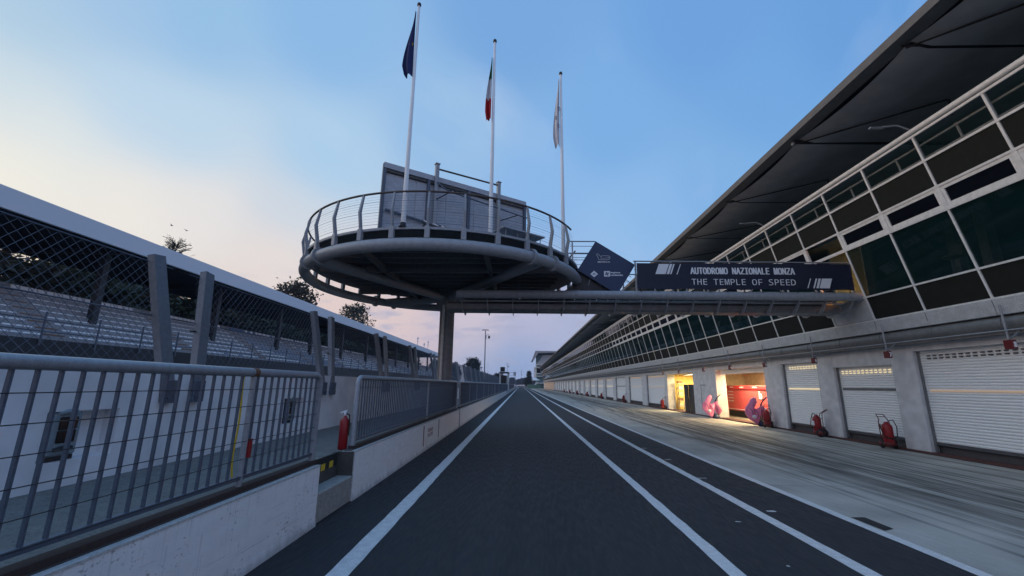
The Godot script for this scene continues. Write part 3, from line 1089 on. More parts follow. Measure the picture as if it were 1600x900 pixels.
func podium():
	var R = 4.38
	var T = thing("round_platform", "round grey steel platform on a single column with railing all round its rim", "platform")
	var st
	st = mb(); tube(st, circle(R, 4.905), 0.158, 16, true); obj("ring_tube", st, M.ring_paint, T)
	for s in [-45, 45, 135, -135]:
		for q in [-5.4, 5.4]:
			var c = polar(R, 4.905, s + q)
			var a = deg_to_rad(s + q)
			var dirv = Vector3(cos(a), 0, -sin(a))
			st = mb()
			tube(st, [c - dirv * 0.04, c + dirv * 0.04], 0.222, 20)
			for b in 14:
				var f = frame_of(dirv)
				var t = TAU * b / 14
				var o = c + (f[0] * cos(t) + f[1] * sin(t)) * 0.198
				tube(st, [o - dirv * 0.065, o + dirv * 0.065], 0.018, 6)
			obj("flange", st, M.ring_paint, T)
		st = mb(); tube(st, [polar(R - 0.05, 4.90, s), Vector3(-2.87, 4.92, -16.2) + (polar(R, 4.9, s) - Vector3(-2.87, 4.9, -16.2)).normalized() * 0.2], 0.15, 14, false, true, 0.17); obj("spoke", st, M.ring_paint, T)
	st = mb()
	lathe(st, [Vector2(0.0, 0.0), Vector2(0.30, 0.0), Vector2(0.30, 0.08), Vector2(0.28, 0.1), Vector2(0.28, 4.35), Vector2(0.32, 4.5), Vector2(0.45, 4.75), Vector2(0.45, 5.05), Vector2(0.28, 5.1), Vector2(0.28, 5.22), Vector2(0, 5.22)], 24, Transform3D(Basis.IDENTITY, Vector3(-2.89, 0.66, -16.2) * Vector3(1, 0, 1)))
	obj("column", st, M.post_light, T)
	st = mb(); tube(st, [V(-2.97, 0.66, 15.86), V(-2.97, 4.6, 15.86)], 0.05, 10); obj("downpipe", st, M.white_alu, T)
	# deck plate with rim, joists below
	st = mb()
	st.set_smooth_group(-1)
	var n = 96
	for k in n:
		var a = 360.0 * k / n
		var b = 360.0 * (k + 1) / n
		quad(st, polar(0.0, 5.32, a), polar(4.42, 5.32, b), polar(4.42, 5.32, a), polar(0, 5.32, a))
		tri(st, polar(0.0, 5.25, a), polar(4.36, 5.25, a), polar(4.36, 5.25, b))
	obj("deck", st, M.deck_steel, T)
	st = mb()
	for k in n:
		var a = 360.0 * k / n
		var b = 360.0 * (k + 1) / n
		quad(st, polar(4.43, 5.335, a), polar(4.43, 5.335, b), polar(4.43, 5.275, b), polar(4.43, 5.275, a))
		quad(st, polar(4.36, 5.335, a), polar(4.36, 5.335, b), polar(4.43, 5.335, b), polar(4.43, 5.335, a))
		quad(st, polar(4.43, 5.275, a), polar(4.43, 5.275, b), polar(4.36, 5.275, b), polar(4.36, 5.275, a))
	obj("deck_rim", st, M.ring_paint, T)
	for k in range(-7, 8):
		var o = k * 0.52
		var h = sqrt(3.75 * 3.75 - o * o)
		st = mb(); span(st, PC.x - h, PC.x + h, 5.10, 5.24, -PC.z + o - 0.04, -PC.z + o + 0.04); obj("joist", st, M.deck_steel, T)
	for s in [0.0, 90.0]:
		for e in [-1.6, 1.6]:
			st = mb()
			var u = Vector3(cos(deg_to_rad(s)), 0, sin(deg_to_rad(s)))
			var w = Vector3(-u.z, 0, u.x)
			bar(st, PC + Vector3(0, 5.02, 0) + w * e - u * 3.6, PC + Vector3(0, 5.02, 0) + w * e + u * 3.6, 0.12, 0.16)
			obj("main_beam", st, M.deck_steel, T)
	# railing: 32 kinked flat posts in sleeves on the ring tube
	for k in 32:
		var a = 3.6 + 11.25 * k
		if a > 66 and a < 94: continue          # gangway to the bridge
		var ar = deg_to_rad(a)
		var out = Vector3(sin(ar), 0, cos(ar))
		var tan = Vector3(cos(ar), 0, -sin(ar))
		st = mb(); box(st, polar(R + 0.045, 5.19, a), Vector3(0.125, 0.31, 0.11), Basis(tan, Vector3.UP, out), 0.01)
		var sl = obj("post_sleeve", st, M.ring_paint, T)
		st = mb()
		var prof = [Vector2(-0.045, 0), Vector2(0.045, 0), Vector2(0.125, 0.42), Vector2(0.11, 0.50), Vector2(0.025, 0.90), Vector2(-0.025, 0.90), Vector2(0.035, 0.48), Vector2(0.04, 0.42)]
		prism(st, prof, Transform3D(Basis(out, Vector3.UP, -tan), polar(R + 0.045, 5.34, a) + tan * 0.022), 0.044)
		obj("railing_post", st, M.ring_paint, T)
	var arcpts = func(r, y):
		var out = []
		for k in 97: out.append(polar(r, y, 93.6 + 332.0 * k / 96.0))
		return out
	st = mb(); tube(st, arcpts.call(R + 0.045, 6.255), 0.028, 8); obj("handrail", st, M.handrail_brown, T)
	var cables = mb()
	for k in 11:
		var y = 5.42 + k * 0.072
		var off = 0.05 + 0.075 * (1.0 - abs(y - 5.78) / 0.46)
		tube(cables, arcpts.call(R + off, y), 0.0022 if k % 4 else 0.005, 4, false, false)
	obj("railing_cable", cables, M.galvanized_dark, T, true)
	# small cable loop hanging below the far side
	rebase(T, Vector3(-2.89, 0, -16.2))

	# ---------------- footbridge
	var Bg = thing("footbridge", "grey tubular footbridge from the pit building to the round platform", "footbridge")
	for dd in [12.7, 14.15]:
		st = mb(); tube(st, [V(-2.0, 4.36, dd), V(10.35, 4.36, dd)], 0.132, 16); obj("side_tube", st, M.ring_paint, Bg)
		for x in [-1.2, 3.55, 5.0, 8.8]:
			st = mb(); tube(st, [V(x - 0.03, 4.36, dd), V(x + 0.03, 4.36, dd)], 0.142, 16); obj("tube_collar", st, M.ring_paint, Bg)
	st = mb(); span(st, -2.4, 9.95, 3.93, 4.19, 13.12, 13.74, 0.05); obj("box_beam", st, M.pipe_grey, Bg)
	st = mb(); tube(st, [V(-1.9, 4.2, 12.95), V(9.9, 4.2, 12.95)], 0.022, 6); obj("conduit", st, M.fascia_grey, Bg)
	for k in 16:
		var x = -1.85 + k * 0.79
		for sd in [1, -1]:
			st = mb()
			# curved stiffener plate in the cross-section plane
			var poly = [Vector2(0.0, 4.27), Vector2(0.06, 4.24), Vector2(0.22, 4.10), Vector2(0.34, 4.0), Vector2(0.48, 3.92), Vector2(0.62, 3.90), Vector2(0.40, 3.86), Vector2(0.26, 3.90), Vector2(0.10, 4.06), Vector2(0.02, 4.18)]
			var d0 = 12.72 if sd > 0 else 14.13
			prism(st, poly, Transform3D(Basis(Vector3(0, 0, -sd), Vector3.UP, Vector3(1, 0, 0)), V(x - 0.012, 0, d0)), 0.024)
			obj("stiffener", st, M.ring_paint, Bg)
	for k in 33:
		st = mb(); span(st, -1.9 + k * 0.37, -1.9 + k * 0.37 + 0.34, 4.46, 4.49, 12.8, 14.05); obj("floor_plate", st, M.deck_steel, Bg)
	for k in 4:
		st = mb(); span(st, 1.75 + k * 0.28, 2.05 + k * 0.28, 5.14 - k * 0.18, 5.18 - k * 0.18, 13.1, 14.0); obj("step", st, M.deck_steel, Bg)
	st = mb(); prism(st, [Vector2(1.62, 5.30), Vector2(1.62, 4.62), Vector2(2.75, 4.42), Vector2(3.05, 4.42), Vector2(2.95, 4.62), Vector2(2.0, 5.30)], Transform3D(Basis.IDENTITY, V(0, 0, 13.08)), 0.03); obj("stair_cheek", st, M.dark_steel, Bg)
	for dd in [12.62, 14.22]:
		var x = 3.5
		var q = 0
		while x < 10.1:
			st = mb(); bar(st, V(x, 4.42, dd), V(x, 5.40, dd), 0.04, 0.05, Vector3(0, 0, 1)); obj("railing_post", st, M.galvanized, Bg)
			x += 1.08
		st = mb(); tube(st, [V(3.45, 5.42, dd), V(9.98, 5.40, dd)], 0.022, 8); obj("handrail", st, M.galvanized, Bg)
		for y in [4.75, 4.95, 5.15]:
			st = mb(); tube(st, [V(3.45, y, dd), V(9.98, y, dd)], 0.008, 5); obj("railing_cable", st, M.galvanized_dark, Bg)
	for dd in [12.98, 14.22]:
		st = mb(); tube(st, [V(1.55, 6.18, dd), V(2.35, 6.18, dd), V(3.45, 5.42, dd)], 0.022, 8); obj("stair_handrail", st, M.galvanized, Bg)
		for y in [0.16, 0.42, 0.62]:
			st = mb(); tube(st, [V(1.55, 6.18 - y, dd), V(2.35, 6.18 - y, dd), V(3.45, 5.42 - y, dd)], 0.010, 5); obj("railing_cable", st, M.galvanized_dark, Bg)
		for x in [1.62, 2.4, 3.0]:
			st = mb(); bar(st, V(x, 4.5 + max(0.0, (2.9 - x) * 0.6), dd), V(x, 6.18 - max(0.0, x - 2.35) * 0.69, dd), 0.04, 0.04, Vector3(0, 0, 1)); obj("railing_post", st, M.galvanized, Bg)
	rebase(Bg, V(3.5, 4.36, 13.42))

	# ---------------- banner tied to the bridge railing
	var Bn = thing("bridge_banner", "long navy banner with white lettering tied along the footbridge railing", "banner", V(3.5, 4.5, 12.55))
	st = mb()
	st.set_smooth_group(0)
	var nx = 60
	for face in 2:
		for i in nx:
			for j in 4:
				var q = []
				for e in [[0, 0], [0, 1], [1, 1], [1, 0]]:
					var u = float(i + e[0]) / nx
					var v = float(j + e[1]) / 4
					var x = lerp(0.02, 6.47, u)
					var sag = 0.018 * sin(u * TAU * 5.5) * (1.0 - v)
					var y = lerp(0.03 + sag * 0.6, 0.84, v)
					q.append(Vector3(x, y, 0.012 * sin(u * 31.0 + v * 2.0) * sin(u * 9.0) - (0.006 if face else 0.0)))
				if face == 0: quad(st, q[0], q[1], q[2], q[3])
				else: quad(st, q[3], q[2], q[1], q[0])
	obj("cloth", st, M.navy, Bn)
	var P = V(3.5, 4.5, 12.55)
	words(Bn, "AUTODROMO NAZIONALE MONZA", Transform3D(Basis.IDENTITY, Vector3(6.70 - P.x, 5.10 - P.y, 0.016)), 3.12, 0.205, M.white_print, true, true)
	words(Bn, "THE TEMPLE OF SPEED", Transform3D(Basis.IDENTITY, Vector3(6.70 - P.x, 4.755 - P.y, 0.016)), 3.10, 0.185, M.white_print, false, true)
	for pl in [[4.07, 4.38, 0.125, 4.99, 5.31], [4.41, 4.485, 0.12, 4.99, 5.31], [4.512, 4.556, 0.12, 4.99, 5.31], [4.71, 4.735, 0.13, 4.985, 5.31], [8.93, 9.23, 0.115, 4.58, 4.88], [8.835, 8.905, 0.11, 4.58, 4.88], [8.745, 8.79, 0.115, 4.58, 4.88], [8.575, 8.60, 0.12, 4.58, 4.88]]:
		st = mb()
		prism(st, [Vector2(pl[0], pl[3]), Vector2(pl[1], pl[3]), Vector2(pl[1] + pl[2], pl[4]), Vector2(pl[0] + pl[2], pl[4])], Transform3D(Basis.IDENTITY, Vector3(-P.x, -P.y, 0.0155)), 0.003)
		obj("slanted_stripe", st, M.white_print, Bn)
	for k in 13:
		st = mb(); tube(st, [Vector3(0.1 + k * 0.52, 0.07, 0.0), Vector3(0.1 + k * 0.52, -0.03, -0.02), Vector3(0.16 + k * 0.52, -0.06, -0.06)], 0.01, 5)
		obj("tie", st, M.rubber, Bn)

	# ---------------- tilted square sign at the stairs
	var D = thing("tilted_square_sign", "tilted square navy sign with white logos between platform and bridge", "sign", V(2.36, 4.36, 12.93))
	var o = Vector2(2.36, 4.36)
	st = mb()
	prism(st, [Vector2(2.36, 6.17) - o, Vector2(3.58, 5.39) - o, Vector2(2.985, 4.43) - o, Vector2(1.76, 5.21) - o], Transform3D(Basis.IDENTITY, Vector3(0, 0, -0.04)), 0.05)
	obj("board", st, M.navy_light, D)
	st = mb()
	var track = [[2.37, 5.74], [2.40, 5.755], [2.45, 5.71], [2.51, 5.655], [2.53, 5.672], [2.56, 5.682], [2.65, 5.684], [2.75, 5.68], [2.785, 5.665], [2.80, 5.62], [2.775, 5.57], [2.73, 5.555], [2.6, 5.55], [2.46, 5.55], [2.43, 5.585], [2.405, 5.66]]
	var tp = []
	for q in track: tp.append(Vector3(q[0] - o.x, q[1] - o.y, 0.012))
	tube(st, tp, 0.006, 4, true)
	tube(st, [Vector3(2.53 - o.x, 5.672 - o.y, 0.012), Vector3(2.51 - o.x, 5.62 - o.y, 0.012), Vector3(2.52 - o.x, 5.595 - o.y, 0.012), Vector3(2.6 - o.x, 5.602 - o.y, 0.012), Vector3(2.74 - o.x, 5.615 - o.y, 0.012), Vector3(2.77 - o.x, 5.64 - o.y, 0.012)], 0.005, 4)
	obj("circuit_outline", st, M.white_print, D)
	words(D, "MONZA", Transform3D(Basis.IDENTITY, Vector3(2.605 - o.x, 5.48 - o.y, 0.011)), 0.39, 0.042, M.white_print, true, true)
	st = mb()
	prism(st, [Vector2(2.16, 5.08) - o, Vector2(2.28, 5.19) - o, Vector2(2.40, 5.08) - o, Vector2(2.275, 4.97) - o], Transform3D(Basis.IDENTITY, Vector3(0, 0, 0.011)), 0.004)
	var dm = obj("diamond_emblem", st, M.white_print, D)
	st = mb()
	tube(st, [Vector3(2.245 - o.x, 5.05 - o.y, 0.016), Vector3(2.28 - o.x, 5.12 - o.y, 0.016), Vector3(2.315 - o.x, 5.05 - o.y, 0.016)], 0.006, 4)
	tube(st, [Vector3(2.235 - o.x, 5.085 - o.y, 0.016), Vector3(2.33 - o.x, 5.085 - o.y, 0.016)], 0.005, 4)
	obj("emblem_mark", st, M.navy_light, dm)
	st = mb()
	prism(st, [Vector2(2.59, 5.0) - o, Vector2(2.775, 5.0) - o, Vector2(2.775, 5.18) - o, Vector2(2.59, 5.18) - o], Transform3D(Basis.IDENTITY, Vector3(0, 0, 0.011)), 0.004)
	var em = obj("square_emblem", st, M.white_print, D)
	st = mb()
	for k in 4:      # four-lobed looping rose
		var a0 = TAU * k / 4 + 0.5
		var pts = []
		for e in 7:
			var t = float(e) / 6
			var rr = 0.012 + 0.052 * sin(PI * t)
			var aa = a0 + (t - 0.5) * 1.0
			pts.append(Vector3(2.6825 - o.x + cos(aa) * rr, 5.09 - o.y + sin(aa) * rr, 0.016))
		tube(st, pts, 0.009, 4)
	obj("rose_mark", st, M.navy_light, em)
	words(D, "Regione", Transform3D(Basis.IDENTITY, Vector3(2.945 - o.x, 5.128 - o.y, 0.011)), 0.30, 0.055, M.white_print, true, false)
	words(D, "Lombardia", Transform3D(Basis.IDENTITY, Vector3(2.985 - o.x, 5.052 - o.y, 0.011)), 0.38, 0.05, M.white_print, true, false)
	for x in [2.05, 2.42]:
		st = mb(); bar(st, Vector3(x - o.x, 0.15, -0.25), Vector3(x + 0.1 - o.x, 0.55, -0.05), 0.03, 0.03); obj("stay", st, M.galvanized, D)

	# ---------------- flagpoles and flags
	var poles = [[-2.885, 9.58, 5.33, 11.88, -0.045], [-0.86, 10.8, 5.33, 11.82, 0.0], [1.235, 12.0, 5.33, 11.67, 0.02]]
	var pl_label = ["white flagpole with the dark blue flag, nearest the big display board", "white flagpole with the green, white and red flag at the platform's middle", "white flagpole with the plain pale flag beside the footbridge end"]
	for k in 3:
		var p = poles[k]
		var t = thing("flagpole", pl_label[k], "flagpole", V(p[0], p[2], p[1]), 0.0, "flagpoles on the platform")
		var h = p[3] - p[2]
		st = mb(); lathe(st, [Vector2(0.062, 0.0), Vector2(0.058, 0.5), Vector2(0.034, h - 0.06), Vector2(0.0, h - 0.05)], 14, Transform3D(Basis.IDENTITY.rotated(Vector3.BACK, 0.0), Vector3.ZERO)); obj("pole", st, M.pole_white, t)
		st = mb(); lathe(st, [Vector2(0.0, -0.07), Vector2(0.05, -0.06), Vector2(0.058, -0.03), Vector2(0.05, 0.02), Vector2(0.0, 0.035)], 12, Transform3D(Basis.IDENTITY, Vector3(0, h, 0))); obj("cap", st, M.dark_steel, t)
		st = mb(); lathe(st, [Vector2(0.0, 0.0), Vector2(0.11, 0.0), Vector2(0.11, 0.02), Vector2(0.075, 0.03), Vector2(0.07, 0.12), Vector2(0.0, 0.13)], 14); obj("base_plate", st, M.dark_steel, t)
	flag(poles[0], 11.62, 9.60, 0.27, [[0.0, 1.0, M.flag_blue]], "dark blue flag with yellow stars hanging limp from the tallest-looking flagpole", 3)
	flag(poles[1], 11.20, 9.10, 0.17, [[0.0, 0.36, M.flag_green], [0.36, 0.68, M.flag_white], [0.68, 1.0, M.flag_red]], "green, white and red flag hanging limp from the middle flagpole", 5)
	flag(poles[2], 11.42, 9.00, 0.21, [[0.0, 1.0, M.flag_white]], "pale flag with faint dark emblem hanging limp from the right flagpole", 9)

	# ---------------- display board seen from behind
	var Db = thing("display_board", "large grey display board seen from behind on the round platform", "board", V(-3.87, 5.33, 10.7), 0.586)
	var L = 4.70
	var Hh = 2.30
	for k in 5:
		st = mb(); box(st, Vector3((k + 0.5) * L / 5, Hh * 0.5, 0), Vector3(L / 5 - 0.012, Hh, 0.05)); obj("panel", st, M.board_back, Db)
	for y in [Hh - 0.05, 0.07]:
		st = mb(); box(st, Vector3(L * 0.5, y, 0.06), Vector3(L + 0.06, 0.16 if y > 1 else 0.12, 0.10)); obj("edge_channel", st, M.board_back if y > 1 else M.ring_paint, Db)
	st = mb(); box(st, Vector3(L * 0.5, Hh - 0.21, 0.05), Vector3(L, 0.04, 0.06)); obj("edge_dark_rail", st, M.dark_steel, Db)  # thin dark rail just below the top channel
	for x in [0.0, 1.30, 2.62, L]:
		st = mb(); box(st, Vector3(x, Hh * 0.5, 0.05), Vector3(0.09, Hh, 0.09)); obj("upright", st, M.galvanized_dark, Db)
	for q in [[0.1, 0.95, 1.28, 0.83], [1.5, 0.83, 4.0, 0.58]]:
		st = mb(); bar(st, Vector3(q[0], q[1], 0.09), Vector3(q[2], q[3], 0.09), 0.05, 0.05); obj("stiffener", st, M.galvanized_dark, Db)
	for x in [1.50, 3.62]:
		st = mb(); box(st, Vector3(x, 1.34, 0.16), Vector3(0.11, 2.68, 0.11), Basis.IDENTITY, 0.01); obj("mast", st, M.galvanized, Db)
		st = mb(); box(st, Vector3(x, 2.70, 0.16), Vector3(0.14, 0.03, 0.14)); obj("mast_cap", st, M.galvanized, Db)
	st = mb(); tube(st, [Vector3(1.5, 2.55, 0.16), Vector3(3.62, 2.60, 0.16)], 0.028, 8); obj("top_rod", st, M.handrail_brown, Db)
	st = mb(); tube(st, [Vector3(1.52, 2.1, 0.22), Vector3(1.62, 1.92, 0.34), Vector3(1.85, 1.80, 0.42), Vector3(4.55, 1.60, 0.42)], 0.022, 8); obj("boom", st, M.galvanized_dark, Db)
	st = mb(); tube(st, [Vector3(3.62, 1.35, 0.22), Vector3(4.2, 1.62, 0.42)], 0.018, 6); tube(st, [Vector3(1.5, 1.55, 0.22), Vector3(1.85, 1.80, 0.42)], 0.018, 6); obj("boom_brace", st, M.dark_steel, Db)
	st = mb(); for x in [1.86, 2.0]: box(st, Vector3(x, 1.86, 0.42), Vector3(0.07, 0.05, 0.06), Basis.IDENTITY, 0.01)
	obj("boom_clamp", st, M.dark_steel, Db)

	# ---------------- bench slab and a ladder on the deck
	var be = thing("bench", "long flat grey bench on thin legs at the platform's right edge", "bench", V(-0.08, 5.32, 11.23), 0.65)
	st = mb(); box(st, Vector3(0, 0.44, 0), Vector3(1.44, 0.04, 0.56), Basis.IDENTITY, 0.008); obj("seat", st, M.board_back, be)
	for x in [-0.6, -0.2, 0.2, 0.6]:
		for z in [-0.2, 0.2]:
			st = mb(); tube(st, [Vector3(x, 0, z), Vector3(x, 0.42, z)], 0.013, 6); obj("leg", st, M.galvanized, be)
	var ld = thing("folded_ladder", "white ladder lying tilted on the platform behind its railing", "ladder", V(-2.6, 5.33, 10.3), 0.15)
	for z in [0.12, -0.12]:
		st = mb(); bar(st, Vector3(0.0, 0.38, z), Vector3(1.15, 0.04, z), 0.03, 0.05); obj("side_rail", st, M.dark_steel, ld)
	for k in 5:
		st = mb(); bar(st, Vector3(0.05 + k * 0.23, 0.45 - k * 0.065, 0.06), Vector3(0.20 + k * 0.23, 0.35 - k * 0.065, 0.14), 0.05, 0.025); obj("rung", st, M.white_print, ld)

func flag(p, y1, y0, w, bands, label, seed_):
	var t = thing("flag", label, "flag", V(p[0] - 0.05, y1, p[1]), 0.0, "flags on the platform")
	var h = y1 - y0
	var sunk = 40
	for b in bands:
		var st = mb()
		st.set_smooth_group(0)
		var m = 14
		for i in m:
			var f0 = lerp(b[0], b[1], float(i) / m)
			var f1 = lerp(b[0], b[1], float(i + 1) / m)
			var c0 = fold(f0, w, h, seed_)
			var c1 = fold(f1, w, h, seed_)
			for j in c0.size() - 1:
				quad(st, c0[j], c0[j + 1], c1[j + 1], c1[j])
		obj("cloth", st, b[2], t)
	if seed_ == 3:
		var st = mb()
		var c = fold(0.52, w, h, seed_)[1] + Vector3(-0.03, 0, 0.05)
		for k in 5:
			var a = TAU * k / 5 + PI / 2
			tri(st, c + Vector3(cos(a), sin(a), 0) * 0.07, c + Vector3(cos(a + 2.2), sin(a + 2.2), 0) * 0.03, c + Vector3(cos(a - 2.2), sin(a - 2.2), 0) * 0.03)
		obj("star", st, M.yellow, t)
	if seed_ == 9:
		for q in [[0.46, 0.04], [0.60, -0.06], [0.72, 0.03]]:
			var st = mb()
			var c = fold(q[0], w, h, seed_)[2] + Vector3(q[1] - 0.02, 0, 0.07)
			tube(st, [c + Vector3(-0.03, 0.06, 0), c + Vector3(0.03, 0.02, 0), c + Vector3(-0.02, -0.03, 0), c + Vector3(0.03, -0.07, 0)], 0.012, 4)
			obj("emblem", st, M.blue_dark, t)

func fold(f, w, h, seed_) -> Array:   # one level of a limp flag: a zigzag of cloth gathered beside the pole
	var r = []
	var drop = f * h
	var open = w * (0.10 + 0.90 * pow(smoothstep(0.0, 0.85, f), 0.8))
	if f > 0.86: open *= 1.0 - (f - 0.86) * 2.0
	for j in 9:
		var t = float(j) / 8
		var x = -open * t - 0.012
		var z = 0.06 * sin(t * 8.0 + seed_ + f * 2.0) * (0.4 + f) + 0.02
		var sag = 0.10 * t * (0.5 + 0.5 * sin(seed_ * 1.7 + t * 5.0)) * smoothstep(0.6, 1.0, f)
		r.append(Vector3(x, -drop - sag, z))
	return r

# ------------------------------------------------------------------ pit wall, railings, catch fence on the left
func rail_panel(called, label, d0, d1, posts, bars, rods, joined):
	var X = -2.55
	var T = thing(called, label, "railing")
	var st
	var yT = 1.735
	st = mb()
	var pts = [V(X, 0.68, d1), V(X, yT - 0.09, d1), V(X, yT - 0.03, d1 - 0.03), V(X, yT, d1 - 0.10)]
	pts.append(V(X, yT, d0 + 0.1))
	pts.append_array([V(X, yT - 0.03, d0 + 0.03), V(X, yT - 0.09, d0), V(X, 0.68, d0)])
	tube(st, pts, 0.040, 12)
	obj("frame_tube", st, M.galvanized, T)
	for p in posts:
		st = mb(); tube(st, [V(X, 0.68, p), V(X, yT - 0.02, p)], 0.026, 8); obj("post", st, M.galvanized, T)
		st = mb(); tube(st, [V(X, yT, p - 0.035), V(X, yT, p + 0.035)], 0.0435, 12); obj("collar", st, M.rust if p < 5 else M.galvanized, T)
	st = mb(); span(st, X - 0.02, X + 0.02, 0.78, 0.815, d0 + 0.03, d1 - 0.03); obj("lower_rail", st, M.galvanized_dark, T)
	st = mb(); span(st, X - 0.05, X + 0.05, 0.672, 0.725, d0 - 0.05, d1 + 0.05); obj("base_rail", st, M.rust_dark, T)
	var j = mb()
	var d = d0 + 0.1
	var q = 0
	while d < d1 - 0.05:
		var near_post = false
		for p in posts:
			if abs(p - d) < 0.05: near_post = true
		if not near_post:
			st = j if joined else mb()
			span(st, X - 0.011, X + 0.011, 0.80, yT - 0.035, d - 0.007, d + 0.007)
			if not joined: obj("bar", st, M.galvanized_dark, T)
		d += 0.12
		q += 1
	if joined: obj("bars", j, M.galvanized_dark, T, true)
	for k in rods:
		st = mb(); tube(st, [V(X + 0.02, 1.58 - k * 0.155, d0), V(X + 0.02, 1.58 - k * 0.155, d1)], 0.0034, 5); obj("rod", st, M.dark_steel, T)
	rebase(T, V(X, 0.67, (d0 + d1) * 0.5))
	return T

func pit_wall():
	var st
	# raised walkway behind the low wall
	sheet("walkway_pavement", M.walkway, -4.35, -2.6, -6, 5.44, 0.669)
	sheet("walkway_far_pavement", M.walkway, -4.35, -2.6, 14.0, 330, 0.669)
	var W = mb(); span(W, -4.35, -2.73, 0.0, 0.60, 5.44, 14.0); var wk = struct("walkway_base", W, M.concrete_dark)
	for k in 28:
		var a = 5.44 + k * 0.306
		st = mb(); span(st, -4.34, -2.665 if a < 6.5 else -2.6, 0.60, 0.668 + rng.randf_range(-0.004, 0.001), a + 0.006, a + 0.30, 0.004); obj("paving_plank", st, M.walkway, wk)
	# low wall in lengths
	var parts = [[-6.0, 5.42, "low white pit wall under the nearest railing, scuffed along its face"], [6.52, 17.22, "low white pit wall with small red stencilled marks, past the step"], [17.50, 60.0, "far stretch of low white pit wall beyond the dark slot"], [60.02, 330.0, "last stretch of low white pit wall running to the horizon"]]
	var pr = [Vector2(-2.405, 0.0), Vector2(-2.42, 0.10), Vector2(-2.425, 0.655), Vector2(-2.44, 0.672), Vector2(-2.62, 0.672), Vector2(-2.62, 0.0)]
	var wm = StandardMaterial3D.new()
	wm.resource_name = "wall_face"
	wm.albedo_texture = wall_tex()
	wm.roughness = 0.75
	wm.normal_enabled = true
	wm.normal_texture = M.asphalt.normal_texture
	wm.normal_scale = 0.2
	for p in parts:
		var T = thing("low_pit_wall", p[2], "wall", Vector3.ZERO, 0.0, "low wall beside the pit lane")
		st = mb(); extrude_d(st, pr, p[0], p[1], true); obj("body", st, M.wall_white, T)
		st = mb()
		var d = p[0]
		while d < min(p[1], 70.0):
			var e = min(d + 6.0, p[1])
			var u1 = (e - d) / 6.0
			quad_uv(st, [V(-2.4035, 0.0, d), V(-2.4185, 0.10, d), V(-2.4185, 0.10, e), V(-2.4035, 0.0, e)], [Vector2(0, 1), Vector2(0, 0.85), Vector2(u1, 0.85), Vector2(u1, 1)])
			quad_uv(st, [V(-2.4185, 0.10, d), V(-2.4235, 0.658, d), V(-2.4235, 0.658, e), V(-2.4185, 0.10, e)], [Vector2(0, 0.85), Vector2(0, 0.0), Vector2(u1, 0.0), Vector2(u1, 0.85)])
			d = e
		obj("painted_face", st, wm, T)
		st = mb(); span(st, -2.475, -2.4195, 0.66, 0.677, p[0], p[1]); obj("painted_edge", st, M.edge_paint, T)
		st = mb(); span(st, -2.60, -2.49, 0.673, 0.681, p[0] + 0.01, p[1] - 0.01); obj("dark_seat_strip", st, M.concrete_dark, T)
		if p[0] > 6 and p[0] < 7:
			st = mb(); span(st, -2.424, -2.416, 0.13, 0.62, 11.02, 11.10); obj("red_stripe", st, M.red_dark, T)
			st = mb(); span(st, -2.424, -2.416, 0.12, 0.62, 13.0, 13.07); obj("dark_stripe", st, M.blue_dark, T)
			# two lines of worn, no longer legible stencilled letters
			st = mb()
			var r2 = RandomNumberGenerator.new()
			r2.seed = 8
			for line in 2:
				for e in 7:
					var a = 11.55 + e * 0.095
					var y = 0.41 - line * 0.12
					span(st, -2.4235, -2.4165, y, y + 0.085, a, a + 0.02)
					if r2.randf() < 0.7: span(st, -2.4234, -2.4167, y + 0.066, y + 0.0845, a + 0.0205, a + 0.06)
					if r2.randf() < 0.6: span(st, -2.4234, -2.4167, y + 0.0005, y + 0.018, a + 0.0205, a + 0.06)
			obj("worn_stencil", st, M.red_dark, T)
		rebase(T, V(-2.52, 0, (p[0] + p[1]) * 0.5))
	# step through the wall with hazard tape on its riser
	var S = thing("concrete_step", "worn concrete step through the low wall with black and yellow edge", "step", V(-2.6, 0, 5.97))
	st = mb(); span(st, -2.66, -2.43, 0.0, 0.345, 5.42, 6.52, 0.012); obj("tread", st, M.step_paint, S)
	st = mb(); span(st, -2.72, -2.66, 0.0, 0.666, 5.42, 6.52); obj("riser", st, M.concrete_dark, S)
	st = mb(); span(st, -2.658, -2.436, 0.34, 0.668, 6.495, 6.518); obj("end_face", st, M.concrete_dark, S)
	for k in 8:
		for r in 2:
			var a = 5.46 + k * 0.125
			if a > 6.36: continue
			st = mb(); span(st, -2.659, -2.653, 0.665 - (r + 1) * 0.085, 0.665 - r * 0.085, a, a + 0.124); obj("tape_square", st, M.yellow if (k + r) % 2 and not (r == 0 and k > 2) else M.rubber, S)
	for c in S.get_children(): c.position -= S.position
	rail_panel("guard_railing", "nearest galvanized guard railing with upright bars and a rusty collar", -1.0, 5.43, [4.07], 0, 6, false)
	rail_panel("guard_railing", "long galvanized guard railing past the step, from red extinguisher to first gap", 6.73, 17.18, [11.9], 0, 1, false)
	rail_panel("guard_railing", "dark guard railing just beyond the first gap in the low wall", 18.1, 42.0, [21.5, 25.0, 29.7, 34.0, 38.0], 0, 1, true)
	rail_panel("guard_railing", "farthest guard railing running on to the horizon", 42.3, 160.0, [50.0, 60.0, 72.0, 90.0, 110.0, 130.0], 1, 0, true)
	# tall white wall behind the walkway, with two recesses
	var Tw = thing("tall_barrier_wall", "tall white concrete wall between walkway and main straight, with two recesses", "wall")
	var rec = [[3.91, 4.62], [7.86, 8.55]]
	st = mb()
	var dprev = -6.0
